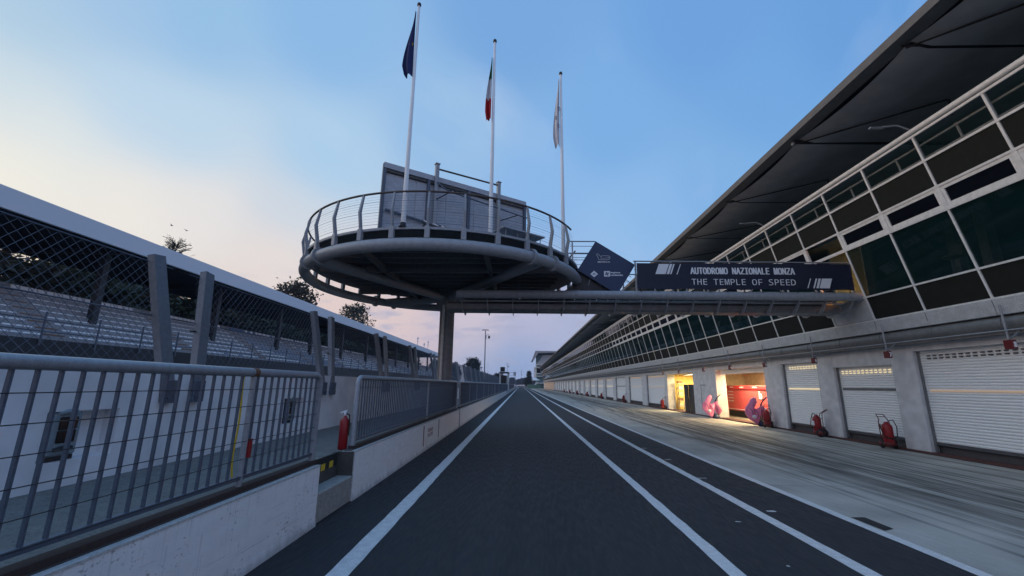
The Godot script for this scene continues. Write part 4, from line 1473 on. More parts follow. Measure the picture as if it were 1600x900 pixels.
	for r in rec:
		span(st, -4.65, -4.3, 0.0, 1.80, dprev, r[0])
		span(st, -4.65, -4.3, 0.0, 0.905, r[0], r[1])
		span(st, -4.65, -4.3, 1.355, 1.80, r[0], r[1])
		span(st, -4.65, -4.46, 0.905, 1.355, r[0], r[1])
		dprev = r[1]
	span(st, -4.65, -4.3, 0.0, 1.80, dprev, 330.0)
	obj("body", st, M.wall_tall, Tw)
	rebase(Tw, V(-4.47, 0, 10))
	# lamp boxes in the recesses
	var lab = ["grey intercom box with two dark lenses in the nearer wall recess", "blue-grey intercom box in the wall recess near the railing's end post"]
	for k in 2:
		var c = V(-4.36, 0.91, rec[k][0] + (0.20 if k == 0 else 0.30))
		var T = thing("intercom_box", lab[k], "intercom", c, 0.0, "boxes in the wall recesses")
		st = mb(); box(st, Vector3(0.0, 0.24, 0), Vector3(0.11, 0.40, 0.29), Basis.IDENTITY, 0.02); obj("housing", st, M.device, T)
		st = mb(); tube(st, [Vector3(0.03, 0.42, 0.09), Vector3(0.05, 0.44, 0.03), Vector3(0.05, 0.44, -0.05), Vector3(0.03, 0.42, -0.09)], 0.03, 8); obj("hood", st, M.device, T)
		st = mb(); box(st, Vector3(0.057, 0.335, -0.01), Vector3(0.02, 0.115, 0.17), Basis.IDENTITY, 0.008); obj("upper_lens", st, M.screen_black, T)
		st = mb(); box(st, Vector3(0.057, 0.215, -0.01), Vector3(0.02, 0.115, 0.17), Basis.IDENTITY, 0.008); obj("lower_lens", st, M.screen_black, T)
		st = mb(); tube(st, [Vector3(0.06, 0.10, 0.08), Vector3(0.075, 0.12, 0.0), Vector3(0.06, 0.11, -0.08)], 0.018, 8); obj("handle", st, M.dark_steel, T)
		st = mb(); box(st, Vector3(-0.02, 0.02, 0.0), Vector3(0.12, 0.04, 0.26)); obj("base_bracket", st, M.dark_steel, T)
		st = mb(); box(st, Vector3(-0.02, 0.22, 0.16), Vector3(0.09, 0.42, 0.06)); obj("side_plate", st, M.galvanized_dark, T)
	# yellow cord and red sleeve on the railing
	var Co = thing("hanging_rope", "yellow rope hanging down from the railing's rusty collar", "rope", V(-2.56, 1.72, 3.95))
	st = mb()
	var cp = []
	for k in 13:
		var t = k / 12.0
		cp.append(Vector3(-0.01 + 0.012 * sin(t * 6.0), -t * 0.93, -0.06 * t * t + 0.01 * sin(t * 9.0)))
	tube(st, cp, 0.008, 6); obj("strand", st, M.yellow, Co)
	st = mb(); lathe(st, [Vector2(0.0, -0.03), Vector2(0.022, -0.02), Vector2(0.022, 0.02), Vector2(0.0, 0.03)], 8); obj("knot", st, M.yellow, Co)
	var Rs = thing("red_sleeve", "short red sleeve clipped low on a railing bar beside the yellow rope", "sleeve", V(-2.55, 0.96, 4.15))
	st = mb(); tube(st, [Vector3(0, 0, 0), Vector3(0, 0.15, 0)], 0.024, 10); obj("tube", st, M.red_paint, Rs)
	st = mb(); tube(st, [Vector3(0, 0.15, 0), Vector3(0, 0.165, 0)], 0.027, 10); obj("ring", st, M.red_dark, Rs)
	# extinguisher by the second railing's end post
	var E = thing("fire_extinguisher", "slim red fire extinguisher standing on the walkway by a railing end post", "fire extinguisher", V(-2.70, 0.668, 6.72))
	st = mb(); lathe(st, [Vector2(0.0, 0.0), Vector2(0.06, 0.0), Vector2(0.068, 0.015), Vector2(0.068, 0.40), Vector2(0.055, 0.44), Vector2(0.025, 0.465), Vector2(0.022, 0.49), Vector2(0, 0.49)], 18); obj("cylinder", st, M.red_paint, E)
	st = mb(); lathe(st, [Vector2(0.0, 0.49), Vector2(0.02, 0.49), Vector2(0.018, 0.54), Vector2(0.0, 0.545)], 10); box(st, Vector3(-0.02, 0.55, 0), Vector3(0.10, 0.02, 0.03), Basis(Vector3(0, 0, 1), 0.3)); obj("valve", st, M.white_print, E)
	st = mb(); tube(st, [Vector3(0.02, 0.52, 0), Vector3(0.075, 0.50, 0.02), Vector3(0.085, 0.40, 0.02), Vector3(0.08, 0.2, 0.01)], 0.01, 6); obj("hose", st, M.rubber, E)
	# catch fence: pairs of splayed posts bolted to the wall, wire mesh between the pairs
	var F = thing("catch_fence", "tall wire catch fence on splayed grey posts along the main straight", "fence")
	var base = 1.42
	var dd = 1.30
	var pairs = []
	while dd < 130.0:
		pairs.append(dd)
		dd += 4.1
	for i in pairs.size():
		var d = pairs[i]
		var f = mb() if i < 14 else null
		for sd in [-1.0, 1.0]:
			st = mb()
			bar(st, V(-4.27, base, d + 0.22 * sd), V(-4.56, 3.17, d + 0.44 * sd), 0.17, 0.09, Vector3(1, 0, 0))
			var po = obj("post", st, M.post_grey, F)
			if i < 10:
				st = mb(); box(st, V(-4.245, 1.52, d + 0.225 * sd), Vector3(0.05, 0.27, 0.19), Basis.IDENTITY, 0.006)
				for z in [-0.05, 0.05]: tube(st, [V(-4.225, 1.45, d + 0.225 * sd + z), V(-4.20, 1.45, d + 0.225 * sd + z)], 0.014, 6)
				obj("base_plate", st, M.galvanized_dark, po)
	var fx = func(y): return -4.28 - 0.165 * (y - 1.42)
	for i in pairs.size() - 1:
		var a0 = pairs[i] + 0.26
		var b0 = pairs[i + 1] - 0.26
		st = mb()
		var sp = 0.115 if i < 5 else (0.16 if i < 10 else 0.3)
		var wr = 0.0027 if i < 5 else (0.005 if i < 10 else 0.010)
		var lo = 1.80
		var hi = 3.08
		var hh = hi - lo
		var q = a0 - hh
		while q < b0:
			for dirv in [1, -1]:
				var s0 = q if dirv > 0 else q + hh
				var s1 = q + hh if dirv > 0 else q
				# clip the diagonal wire to the bay
				var p0 = Vector2(s0, lo)
				var p1 = Vector2(s1, hi)
				var t0 = 0.0
				var t1 = 1.0
				var dx = p1.x - p0.x
				var ta = (a0 - p0.x) / dx
				var tb = (b0 - p0.x) / dx
				t0 = max(t0, min(ta, tb)); t1 = min(t1, max(ta, tb))
				if t1 - t0 > 0.01:
					var A = p0.lerp(p1, t0)
					var B = p0.lerp(p1, t1)
					tube(st, [V(fx.call(A.y) - 0.03, A.y, A.x), V(fx.call(B.y) - 0.03, B.y, B.x)], wr, 4, false, false)
			q += sp
		for y in [1.82, 2.42, 3.08]:
			tube(st, [V(fx.call(y) - 0.03, y, a0 - 0.4), V(fx.call(y) - 0.03, y, b0 + 0.4)], 0.009, 5)
		obj("wire_mesh", st, M.galvanized_dark, F, true)
		if i < 6:
			st = mb(); tube(st, [V(fx.call(2.35), 2.30, a0 - 0.1), V(fx.call(2.35) - 0.03, 2.33, a0 + 0.35)], 0.014, 6); obj("turnbuckle", st, M.dark_steel, F)
	rebase(F, V(-4.4, 1.8, 10))

# ------------------------------------------------------------------ grandstand across the main straight
func seat_mesh():
	var st = mb()
	prism(st, [Vector2(0.0, 0.0), Vector2(0.36, 0.0), Vector2(0.38, 0.04), Vector2(0.08, 0.06), Vector2(0.0, 0.42), Vector2(-0.07, 0.43), Vector2(-0.02, 0.04)], Transform3D(Basis.IDENTITY, Vector3(0, 0, -0.20)), 0.40)
	st.generate_normals()
	return st.commit()

func grandstand():
	var G = thing("grandstand", "long covered grandstand with rows of pale seats across the main straight", "grandstand")
	var st
	var E0 = -6.0
	var E1 = 147.0
	# stepped terrace
	var rows = 9
	var x0 = -26.4
	var y0 = 3.62
	var dx = -0.56
	var dy = 0.395
	var prof = [Vector2(x0 + 0.6, 0.0), Vector2(x0 + 0.6, y0)]
	for r in rows:
		prof.append(Vector2(x0 + r * dx, y0 + r * dy))
		if r < rows - 1: prof.append(Vector2(x0 + r * dx, y0 + (r + 1) * dy))
	prof.append(Vector2(x0 + rows * dx - 0.4, y0 + (rows - 1) * dy))
	prof.append(Vector2(x0 + rows * dx - 0.4, 0.0))
	st = mb(); extrude_d(st, prof, E0, E1); obj("terrace", st, M.stand_concrete, G)
	st = mb(); span(st, x0 + rows * dx - 0.6, x0 + rows * dx - 0.4, 0.0, y0 + rows * dy + 0.25, E0, E1); obj("rear_parapet", st, M.stand_concrete, G)
	st = mb(); span(st, x0 + 0.55, x0 + 0.75, 1.2, y0 + 0.12, E0, E1); obj("front_parapet", st, M.dark_steel, G)
	# stairs
	var aisles = [13.7, 23.8, 33.8, 43.9, 54.0, 64.1, 74.2, 84.3, 94.4, 104.5, 114.6, 124.7]
	for a in aisles:
		st = mb()
		for r in rows: span(st, x0 + r * dx - 0.62, x0 + r * dx + 0.05, y0 + r * dy - 0.02, y0 + r * dy + 0.14, a - 0.55, a + 0.55)
		obj("stairway", st, M.stair_tan, G)
	# seats
	var sm = seat_mesh()
	var spots = []
	var r = RandomNumberGenerator.new()
	r.seed = 5
	for q in rows:
		var d = E0 + 0.3
		while d < E1 - 0.3:
			var ok = true
			for a in aisles:
				if abs(d - a) < 0.78: ok = false
			if ok: spots.append([V(x0 + q * dx - 0.45, y0 + q * dy + 0.10, d), q])
			d += 0.50
	var near_list = []
	var rest = []
	for s in spots:
		if -s[0].z > 18.0 and -s[0].z < 36.0 and near_list.size() < 300: near_list.append(s)
		else: rest.append(s)
	for s in near_list:
		share("seat", sm, M.seat_white, G, Transform3D(Basis(Vector3.UP, r.randf_range(-0.04, 0.04)), s[0]))
	var white_list = []
	var blue_list = []
	for s in rest:
		var d = -s[0].z
		var ph = sin(d * 0.19 + s[1] * 0.4) * sin(d * 0.07 + 1.0)
		if (d > 44 and ph > 0.35) or (d > 38 and r.randf() < 0.06): blue_list.append(s[0])
		else: white_list.append(s[0])
	for l in [[white_list, M.seat_white, "seats"], [blue_list, M.seat_blue, "blue_seats"]]:
		var mm = MultiMesh.new()
		mm.transform_format = MultiMesh.TRANSFORM_3D
		mm.mesh = sm
		mm.instance_count = l[0].size()
		for k in l[0].size(): mm.set_instance_transform(k, Transform3D(Basis.IDENTITY, l[0][k]))
		var mi = MultiMeshInstance3D.new()
		mi.multimesh = mm
		mi.material_override = l[1]
		mi.name = l[2]
		G.add_child(mi, true)
		mi.set_meta("kind", "stuff")
	# columns, roof
	var cols = [17.0, 27.3, 38.5, 49.0, 57.0, 67.0, 78.0, 88.0, 97.0, 108.0, 119.0, 130.0, 141.0]
	for c in cols:
		st = mb(); box(st, V(-28.6, 7.4, c), Vector3(0.40, 5.4, 0.40)); obj("column", st, M.dark_steel, G)
		st = mb(); bar(st, V(-26.5, 10.3, c), V(-36.0, 10.35, c), 0.25, 0.4); obj("roof_beam", st, M.dark_steel, G)
	st = mb(); extrude_d(st, [Vector2(-26.2, 10.07), Vector2(-26.2, 11.18), Vector2(-26.35, 11.24), Vector2(-36.5, 11.0), Vector2(-36.5, 10.55), Vector2(-26.4, 10.55), Vector2(-26.4, 10.07)], E0, E1, true); obj("roof", st, M.stand_roof, G)
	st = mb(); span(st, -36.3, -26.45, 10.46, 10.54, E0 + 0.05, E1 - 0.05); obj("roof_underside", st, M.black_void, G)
	# low fence along the front
	var fr = mb()
	for y in [4.75, 4.15]: tube(fr, [V(-25.6, y, E0), V(-25.6, y, E1)], 0.032, 5)
	obj("front_rail", fr, M.galvanized_dark, G)
	for k in 50:
		var d = E0 + 1.0 + k * 3.0
		st = mb(); tube(st, [V(-25.6, 3.4, d), V(-25.6, 5.2, d)], 0.05, 6); obj("front_rail_post", st, M.galvanized_dark, G)
	rebase(G, V(-25, 0, 40))

# ------------------------------------------------------------------ trees
func tree_parts(seed_, h, w, crown_from, n_clump, leaf, dense) -> Array:   # [trunk mesh, crown mesh], base at the origin
	var r = RandomNumberGenerator.new()
	r.seed = seed_
	var tr = mb()
	tube(tr, [Vector3(0, -0.3, 0), Vector3(r.randf_range(-0.1, 0.1), h * 0.3, 0), Vector3(r.randf_range(-0.3, 0.3), h * 0.6, r.randf_range(-0.3, 0.3)), Vector3(0, h * 0.9, 0)], h * 0.022, 7, false, true, h * 0.004)
	var cr = mb()
	for k in n_clump:
		var t = r.randf()
		var y = lerp(crown_from, h * 0.97, pow(t, 0.85))
		var f = (y - crown_from) / (h - crown_from)
		var rad = w * 0.5 * sqrt(max(0.02, 1.0 - pow(abs(f - 0.42) / 0.60, 2.0)))
		var a = r.randf() * TAU
		var rr = rad * sqrt(r.randf_range(0.15, 1.0))
		var c = Vector3(cos(a) * rr, y, sin(a) * rr)
		if k % 4 == 0:
			tube(tr, [Vector3(0, max(h * 0.25, y - rr * 0.8 - 0.5), 0), c * Vector3(0.5, 1, 0.5) + Vector3(0, -0.3, 0), c], h * 0.006, 5, false, false, h * 0.0015)
		var s = r.randf_range(0.5, 1.2) * w * 0.13
		for q in dense:
			var o = Vector3(r.randfn(), r.randfn() * 0.75, r.randfn()) * s * 0.6
			var l = leaf * r.randf_range(0.6, 1.3)
			var u = Vector3(r.randfn(), r.randfn(), r.randfn()).normalized()
			var v = u.cross(Vector3(r.randfn(), r.randfn(), r.randfn())).normalized()
			var p = c + o
			tri(cr, p - u * l, p + v * l * 0.55, p + u * l)
			tri(cr, p - u * l, p + u * l, p - v * l * 0.55)
	tr.generate_normals()
	cr.generate_normals()
	return [tr.commit(), cr.commit()]

func tree(called, pm, lm, at, turn, sc, label, group):
	var t = thing(called, label, "tree", at, turn, group)
	share("trunk", pm[0], M.bark, t, Transform3D(Basis.from_scale(Vector3(sc.x, sc.y, sc.x)), Vector3.ZERO))
	share("crown", pm[1], lm, t, Transform3D(Basis.from_scale(Vector3(sc.x, sc.y, sc.x)), Vector3.ZERO))
	return t

func trees():
	var A = tree_parts(1, 14.0, 9.0, 3.0, 230, 0.40, 22)
	var B = tree_parts(2, 14.0, 8.0, 2.5, 230, 0.38, 22)
	var C = tree_parts(3, 14.0, 7.5, 3.0, 190, 0.36, 22)
	var g = "trees behind the grandstand"
	var i = 0
	var r = RandomNumberGenerator.new()
	r.seed = 12
	var d = 12.0
	while d < 170.0:
		var pm = [A, B, C][i % 3]
		var gap = 1.0
		tree("tree", pm, [M.leaf_a, M.leaf_b, M.leaf_c][(i * 2) % 3], V(-43.0 - r.randf() * 6.0, 0, d), r.randf() * 6.0, Vector3(1.2, r.randf_range(0.86, 1.0), 1) * gap, "dark leafy tree in the row seen under the grandstand roof", g)
		d += r.randf_range(3.6, 5.6)
		i += 1
	# the three crowns that rise above the roof
	var big = tree_parts(7, 22.0, 8.5, 9.0, 210, 0.34, 26)
	tree("round_tree", big, M.leaf_b, V(-46.4, 0, 84), 0.4, Vector3(1, 1, 1), "round-crowned tree rising above the grandstand roof, left of the platform's rim", g)
	var big2 = tree_parts(8, 23.0, 10.0, 9.0, 170, 0.32, 20)
	tree("loose_tree", big2, M.leaf_a, V(-46.0, 0, 114), 1.4, Vector3(1, 1, 1), "loose-crowned tree above the grandstand roof below the platform's rim", g)
	# spiky conifer top
	var sp = mb()
	r.seed = 4
	for k in 210:
		var y = r.randf_range(12.0, 20.6)
		var a = r.randf() * TAU
		var l = r.randf_range(0.8, 2.5) * (0.55 + 0.45 * (20.6 - y) / 8.0)
		var o = Vector3(cos(a), 0.55 + r.randf() * 0.7, sin(a)).normalized()
		var c = Vector3(0, y, 0) + Vector3(cos(a), 0, sin(a)) * 0.2
		var e = c + o * l
		tube(sp, [c, e], 0.05, 4, false, false, 0.01)
		for q in 9:
			var p = c.lerp(e, (q + 1) / 9.0)
			var s = Vector3(r.randfn(), r.randfn(), r.randfn()).normalized() * 0.30
			tri(sp, p, p + o * 0.35 + s, p + o * 0.3 + s * 0.7 + Vector3(0, 0.06, 0))
	var tr = mb(); tube(tr, [Vector3(0, 0, 0), Vector3(0, 20.4, 0)], 0.3, 7, false, true, 0.05)
	sp.generate_normals(); tr.generate_normals()
	tree("spiky_tree", [tr.commit(), sp.commit()], M.leaf_c, V(-48.9, 0, 56), 0.0, Vector3(1.15, 1.0, 1), "spiky treetop showing over the grandstand roof beneath two birds", g)
	# trees far down the straight
	var fg = "trees far beyond the catch fence"
	for p in [[-22.5, 200, 13.5, 7.5, "dark round tree beyond the fence beside the tall lamp post"], [-27, 172, 9.5, 6.0, "low dark tree just right of the platform column"], [-24, 225, 8.5, 7.0, "small dark tree between the two lamp posts"], [-33, 170, 11.0, 7.0, "dark tree half hidden behind the platform column"], [-13, 250, 8.0, 7.0, "small dark tree left of the second lamp post"]]:
		tree("far_tree", A, M.leaf_c, V(p[0], 0, p[1]), p[0], Vector3(p[3] / 9.0, p[2] / 14.0, 1), p[4], fg)
	for p in [[4.9, 262, 10.0, 3.2, "tallest dark tree left of the far building's white panel"], [3.4, 275, 6.0, 3.0, "low dark tree left of the far building"]]:
		tree("far_tree", B, M.leaf_c, V(p[0], 0, p[1]), p[0], Vector3(p[3] / 8.0, p[2] / 14.0, 1), p[4], fg)
	for k in 18:
		tree("horizon_tree", [A, B][k % 2], M.leaf_c, V(-62.0 + k * 4.6, 0, 560.0 + (k * 37 % 50)), k * 1.3, Vector3(1.0, 0.62 + 0.06 * (k * 5 % 4), 1), "hazy tree in the line closing the far end of the straight", "trees closing the far end of the straight")

# ------------------------------------------------------------------ things in front of and inside the garages
func make_extinguisher(label, white):
	var t = thing("wheeled_extinguisher", label, "fire extinguisher", Vector3.ZERO, 0.0, "wheeled fire extinguishers along the garages")
	var st = mb()
	lathe(st, [Vector2(0.0, 0.09), Vector2(0.11, 0.10), Vector2(0.128, 0.14), Vector2(0.128, 0.60), Vector2(0.11, 0.66), Vector2(0.06, 0.70), Vector2(0.045, 0.74), Vector2(0, 0.745)], 20); obj("tank", st, M.red_paint, t)
	st = mb(); lathe(st, [Vector2(0.0, 0.735), Vector2(0.04, 0.735), Vector2(0.05, 0.76), Vector2(0.03, 0.80), Vector2(0.0, 0.81)], 10); obj("valve", st, M.white_print, t)
	for s in [-1, 1]:
		st = mb()
		var xf = Transform3D(Basis(Vector3(0, 1, 0), Vector3(-1, 0, 0), Vector3(0, 0, 1)), Vector3(0.13 * s + (0.03 if s > 0 else 0.0), 0.135, -0.12))
		lathe(st, [Vector2(0.0, -0.02), Vector2(0.10, -0.025), Vector2(0.132, -0.02), Vector2(0.135, 0.02), Vector2(0.10, 0.045), Vector2(0.0, 0.04)], 18, xf)
		var wh = obj("wheel", st, M.rubber, t)
		st = mb(); lathe(st, [Vector2(0.0, -0.032), Vector2(0.08, -0.030), Vector2(0.085, 0.05), Vector2(0.0, 0.052)], 14, xf); obj("rim", st, M.red_dark, wh)
	st = mb()
	tube(st, [Vector3(-0.12, 0.10, -0.13), Vector3(-0.13, 0.70, -0.14), Vector3(-0.10, 0.80, -0.16), Vector3(-0.09, 0.93, -0.34), Vector3(0.09, 0.93, -0.34), Vector3(0.10, 0.80, -0.16), Vector3(0.13, 0.70, -0.14), Vector3(0.12, 0.10, -0.13)], 0.012, 6)
	tube(st, [Vector3(-0.095, 0.87, -0.25), Vector3(0.095, 0.87, -0.25)], 0.009, 5)
	tube(st, [Vector3(-0.13, 0.62, -0.13), Vector3(0.13, 0.62, -0.13)], 0.010, 5)
	obj("handle", st, M.red_dark, t)
	st = mb(); tube(st, [Vector3(0.03, 0.76, 0.02), Vector3(0.15, 0.80, 0.05), Vector3(0.19, 0.62, 0.10), Vector3(0.15, 0.36, 0.16), Vector3(0.02, 0.28, 0.17), Vector3(-0.14, 0.36, 0.12), Vector3(-0.17, 0.58, 0.05), Vector3(-0.15, 0.68, 0.0)], 0.014, 6); obj("hose", st, M.rubber, t)
	st = mb(); lathe(st, [Vector2(0.135, 0.28), Vector2(0.137, 0.30), Vector2(0.135, 0.32)], 18); lathe(st, [Vector2(0.135, 0.10), Vector2(0.15, 0.11), Vector2(0.15, 0.17), Vector2(0.131, 0.19)], 18); obj("band", st, M.red_dark, t)
	if white:
		st = mb()
		st.set_smooth_group(0)
		for k in 6:
			var a0 = 0.3 + k * 0.16
			var a1 = a0 + 0.16
			quad(st, Vector3(cos(a0) * 0.130, 0.38, sin(a0) * 0.130), Vector3(cos(a0) * 0.130, 0.53, sin(a0) * 0.130), Vector3(cos(a1) * 0.130, 0.53, sin(a1) * 0.130), Vector3(cos(a1) * 0.130, 0.38, sin(a1) * 0.130))
		obj("label_sticker", st, M.white_print, t)
	return t

func fairing(called, label, at, turn, mirror):
	var t = thing(called, label, "car bodywork", at, turn, "pink bodywork standing at the garage mouth")
	var c = func(z): return Vector2((z[0] - 250) * 0.0033, (705 - z[1]) * 0.0035)
	var shells = [
		["outer_shell", [[245, 345], [192, 365], [150, 440], [106, 490], [104, 560], [148, 622], [190, 652], [236, 690], [256, 640], [205, 600], [214, 480], [265, 400]], 0.05, 0.30, M.pink],
		["centre_shell", [[214, 478], [252, 490], [286, 462], [300, 520], [284, 575], [250, 684], [205, 602]], 0.0, 0.26, M.pink],
		["inner_shell", [[288, 462], [330, 442], [352, 500], [402, 582], [345, 652], [302, 612], [286, 545]], -0.06, 0.24, M.pink_dark],
		["wing_tip", [[300, 470], [330, 410], [402, 338], [372, 346], [330, 385], [296, 440]], -0.02, 0.05, M.blue_dark],
		["foot", [[236, 690], [270, 625], [312, 640], [340, 655], [372, 700], [340, 738], [300, 712], [268, 712]], -0.02, 0.22, M.blue_dark]]
	for s in shells:
		var poly = []
		for z in s[1]: poly.append(c.call(z))
		var st = mb()
		# three stacked slices give the shell rounded flanks
		var cen = Vector2.ZERO
		for p in poly: cen += p
		cen /= poly.size()
		var mid = []
		var small = []
		for p in poly:
			mid.append(p)
			small.append(cen + (p - cen) * 0.86)
		var n = poly.size()
		prism(st, mid, Transform3D(Basis.IDENTITY, Vector3(0, 0, s[2] - s[3] * 0.3)), s[3] * 0.6)
		st.set_smooth_group(0)
		for sd in [-1, 1]:
			var z0 = s[2] + sd * s[3] * 0.3
			var z1 = s[2] + sd * s[3] * 0.5
			for k in n:
				var a = mid[k]; var b = mid[(k + 1) % n]; var e = small[(k + 1) % n]; var f = small[k]
				quad(st, Vector3(a.x, a.y, z0), Vector3(b.x, b.y, z0), Vector3(e.x, e.y, z1), Vector3(f.x, f.y, z1))
			prism(st, small, Transform3D(Basis.IDENTITY, Vector3(0, 0, z1 - 0.002)), 0.004)
		var sh = obj(s[0], st, s[4], t)
		if s[3] > 0.1 and s[0] != "foot":      # raised lip round the shell and a dark slit across it
			st = mb()
			var lip = []
			for p in small: lip.append(Vector3(p.x, p.y, s[2] + s[3] * 0.5))
			tube(st, lip, 0.011, 5, true)
			obj("lip", st, M.pink, sh)
			st = mb()
			tube(st, [Vector3(cen.x - 0.09, cen.y + 0.12, s[2] + s[3] * 0.5), Vector3(cen.x, cen.y + 0.02, s[2] + s[3] * 0.5), Vector3(cen.x + 0.02, cen.y - 0.16, s[2] + s[3] * 0.5)], 0.014, 5)
			obj("slit", st, M.blue_dark, sh)
	var st2 = mb()
	lathe(st2, [Vector2(0.0, 0.0), Vector2(0.085, 0.0), Vector2(0.085, 0.012), Vector2(0.0, 0.012)], 16, Transform3D(Basis(Vector3(1, 0, 0), Vector3(0, 0, 1), Vector3(0, -1, 0)), Vector3((210 - 250) * 0.0033, (705 - 590) * 0.0035, 0.205)))
	obj("white_roundel", st2, M.white_print, t)
	return t

func garage_things():
	# wheeled extinguishers
	var W = [[10.50, 12.92, 1.25, "wheeled red extinguisher by the pier left of the widest near shutter", false], [10.48, 15.85, -0.9, "wheeled red extinguisher with a white sticker on its tank", true], [10.46, 18.95, 0.9, "wheeled red extinguisher beside the nearer pink bodywork", false], [10.48, 32.6, 0.3, "wheeled red extinguisher at the far side of the yellow garage", false], [10.48, 44.7, 0.2, "first wheeled extinguisher beyond the yellow garage, by a shutter pier", false], [10.48, 56.9, 0.2, "second wheeled extinguisher beyond the yellow garage", false], [10.48, 69.1, 0.2, "third wheeled extinguisher beyond the yellow garage", false], [10.48, 81.3, 0.2, "fourth, tiny extinguisher beyond the yellow garage", false], [10.48, 93.5, 0.2, "fifth, tiny extinguisher beyond the yellow garage", false], [10.48, 105.7, 0.2, "farthest tiny extinguisher beyond the yellow garage", false]]
	var first = null
	for w in W:
		var t
		if w[4]: t = make_extinguisher(w[3], true)
		elif first == null:
			first = make_extinguisher(w[3], false)
			t = first
		else: t = dup(first, Vector3.ZERO, 0.0, w[3])
		t.position = V(w[0], 0.0, w[1])
		t.rotation.y = -PI / 2 + w[2]
	fairing("pink_bodywork", "pink bodywork leaning at the far edge of the red panel's garage", V(10.42, 0.0, 24.1), -0.42, false)
	fairing("pink_bodywork", "pink bodywork at the near edge of the red panel's garage, by an extinguisher", V(10.50, 0.0, 19.75), -0.42, false)
	# long red cabinet
	var R = thing("red_cabinet", "long bright red cabinet filling the open garage mouth, white print on it", "cabinet", V(12.3, 0.06, 23.55))
	var st = mb(); box(st, Vector3(0, 0.98, 0), Vector3(0.45, 1.02, 4.9), Basis.IDENTITY, 0.02); obj("front_panel", st, M.red_panel_pale, R)
	st = mb(); box(st, Vector3(-0.01, 1.595, 0), Vector3(0.50, 0.20, 4.94), Basis.IDENTITY, 0.02); obj("top_band", st, M.red_panel, R)
	st = mb(); box(st, Vector3(-0.01, 0.40, 0), Vector3(0.49, 0.13, 4.94), Basis.IDENTITY, 0.02); obj("bottom_band", st, M.red_panel, R)
	st = mb(); box(st, Vector3(-0.26, 0.42, 0), Vector3(0.012, 0.035, 4.9)); obj("white_trim", st, M.white_print, R)
	st = mb(); box(st, Vector3(0.05, 0.17, 0), Vector3(0.36, 0.30, 4.7)); obj("plinth", st, M.dark_steel, R)
	st = mb()
	var r = RandomNumberGenerator.new()
	r.seed = 2
	for k in 4: 
		for e in 5: box(st, Vector3(-0.2275, 1.36 - k * 0.17, -2.0 + e * 0.12), Vector3(0.006, 0.05, 0.09 - 0.03 * r.randf()))
	for z in [-1.7, -0.6, 0.75]:
		for e in 5: box(st, Vector3(-0.2625, 1.6 + 0.012 * (e % 2), z + e * 0.085), Vector3(0.006, 0.055, 0.06))
	obj("faded_print", st, M.white_print, R)
	var side = Basis(Vector3(0, 0, 1), Vector3.UP, Vector3(-1, 0, 0))
	words(R, "b", Transform3D(side, Vector3(-0.229, 1.22, 1.35)), 0.34, 0.46, M.rubber, true, false)
	words(R, "b", Transform3D(side, Vector3(-0.236, 1.22, 1.35)), 0.27, 0.38, M.white_print, true, false)
	# yellow garage
	var Dk = thing("dark_door_leaf", "tall dark folding door leaf at the near side of the yellow garage", "door", V(11.0, 0.0, 28.5))
	for k in 3:
		st = mb(); box(st, Vector3(0.05 * (k % 2), 0.93, -0.66 + k * 0.62), Vector3(0.06, 1.75, 0.60), Basis.IDENTITY, 0.01); obj("panel", st, M.dark_steel, Dk)
	var Pt = thing("dark_partition", "dark partition screen standing inside the yellow lit garage", "screen", V(13.0, 0.06, 30.4))
	st = mb(); box(st, Vector3(0, 0.86, 0), Vector3(0.06, 1.72, 3.6)); obj("screen", st, M.stair_tan, Pt)
	st = mb(); box(st, Vector3(-0.05, 0.87, -0.4), Vector3(0.05, 1.74, 0.10)); obj("upright", st, M.cream, Pt)
	st = mb(); box(st, Vector3(-0.04, 1.15, 0.1), Vector3(0.02, 0.42, 0.42)); obj("notice", st, M.white_print, Pt)
	var stl = null
	var lab = ["pale bent stool nearest the far wall of the yellow garage", "pale bent stool between two others in the yellow garage", "pale bent stool nearest the dark door leaf in the yellow garage"]
	for k in 3:
		if stl == null:
			stl = thing("stool", lab[0], "stool", Vector3.ZERO, 0.0, "pale stools in the yellow garage")
			for s in [-1, 1]:
				st = mb(); prism(st, [Vector2(-0.20, 0), Vector2(-0.12, 0), Vector2(0.0, 0.42), Vector2(0.12, 0), Vector2(0.20, 0), Vector2(0.10, 0.66), Vector2(-0.10, 0.66)], Transform3D(Basis(Vector3(0, 0, 1), Vector3.UP, Vector3(-1, 0, 0)), Vector3(0.17 * s, 0, 0)), 0.03); obj("leg", st, M.cream, stl)
			st = mb(); box(st, Vector3(0, 0.67, 0), Vector3(0.40, 0.04, 0.30), Basis.IDENTITY, 0.01); obj("seat", st, M.cream, stl)
		var t = stl if k == 0 else dup(stl, Vector3.ZERO, 0.0, lab[k])
		t.position = V(11.75, 0.06, [31.0, 30.35, 29.7][k])
		t.rotation.y = [0.3, 0.1, -0.2][k]
	var Sh = thing("yellow_shelf", "narrow stacked shelf at the far side of the yellow garage", "shelf", V(11.6, 0.06, 31.75))
	for k in 5:
		st = mb(); box(st, Vector3(0, 0.2 + k * 0.4, 0), Vector3(0.5, 0.03, 0.4)); obj("shelf_board", st, M.cream, Sh)
		st = mb(); box(st, Vector3(-0.05, 0.33 + k * 0.4, rng.randf_range(-0.06, 0.06)), Vector3(0.3, rng.randf_range(0.12, 0.24), 0.26), Basis.IDENTITY, 0.01); obj("carton", st, [M.garage_cream, M.rust, M.cream][k % 3], Sh)
	for z in [-0.19, 0.19]:
		st = mb(); bar(st, Vector3(-0.23, 0, z), Vector3(-0.23, 2.0, z), 0.03, 0.03, Vector3.RIGHT); obj("upright", st, M.rust, Sh)
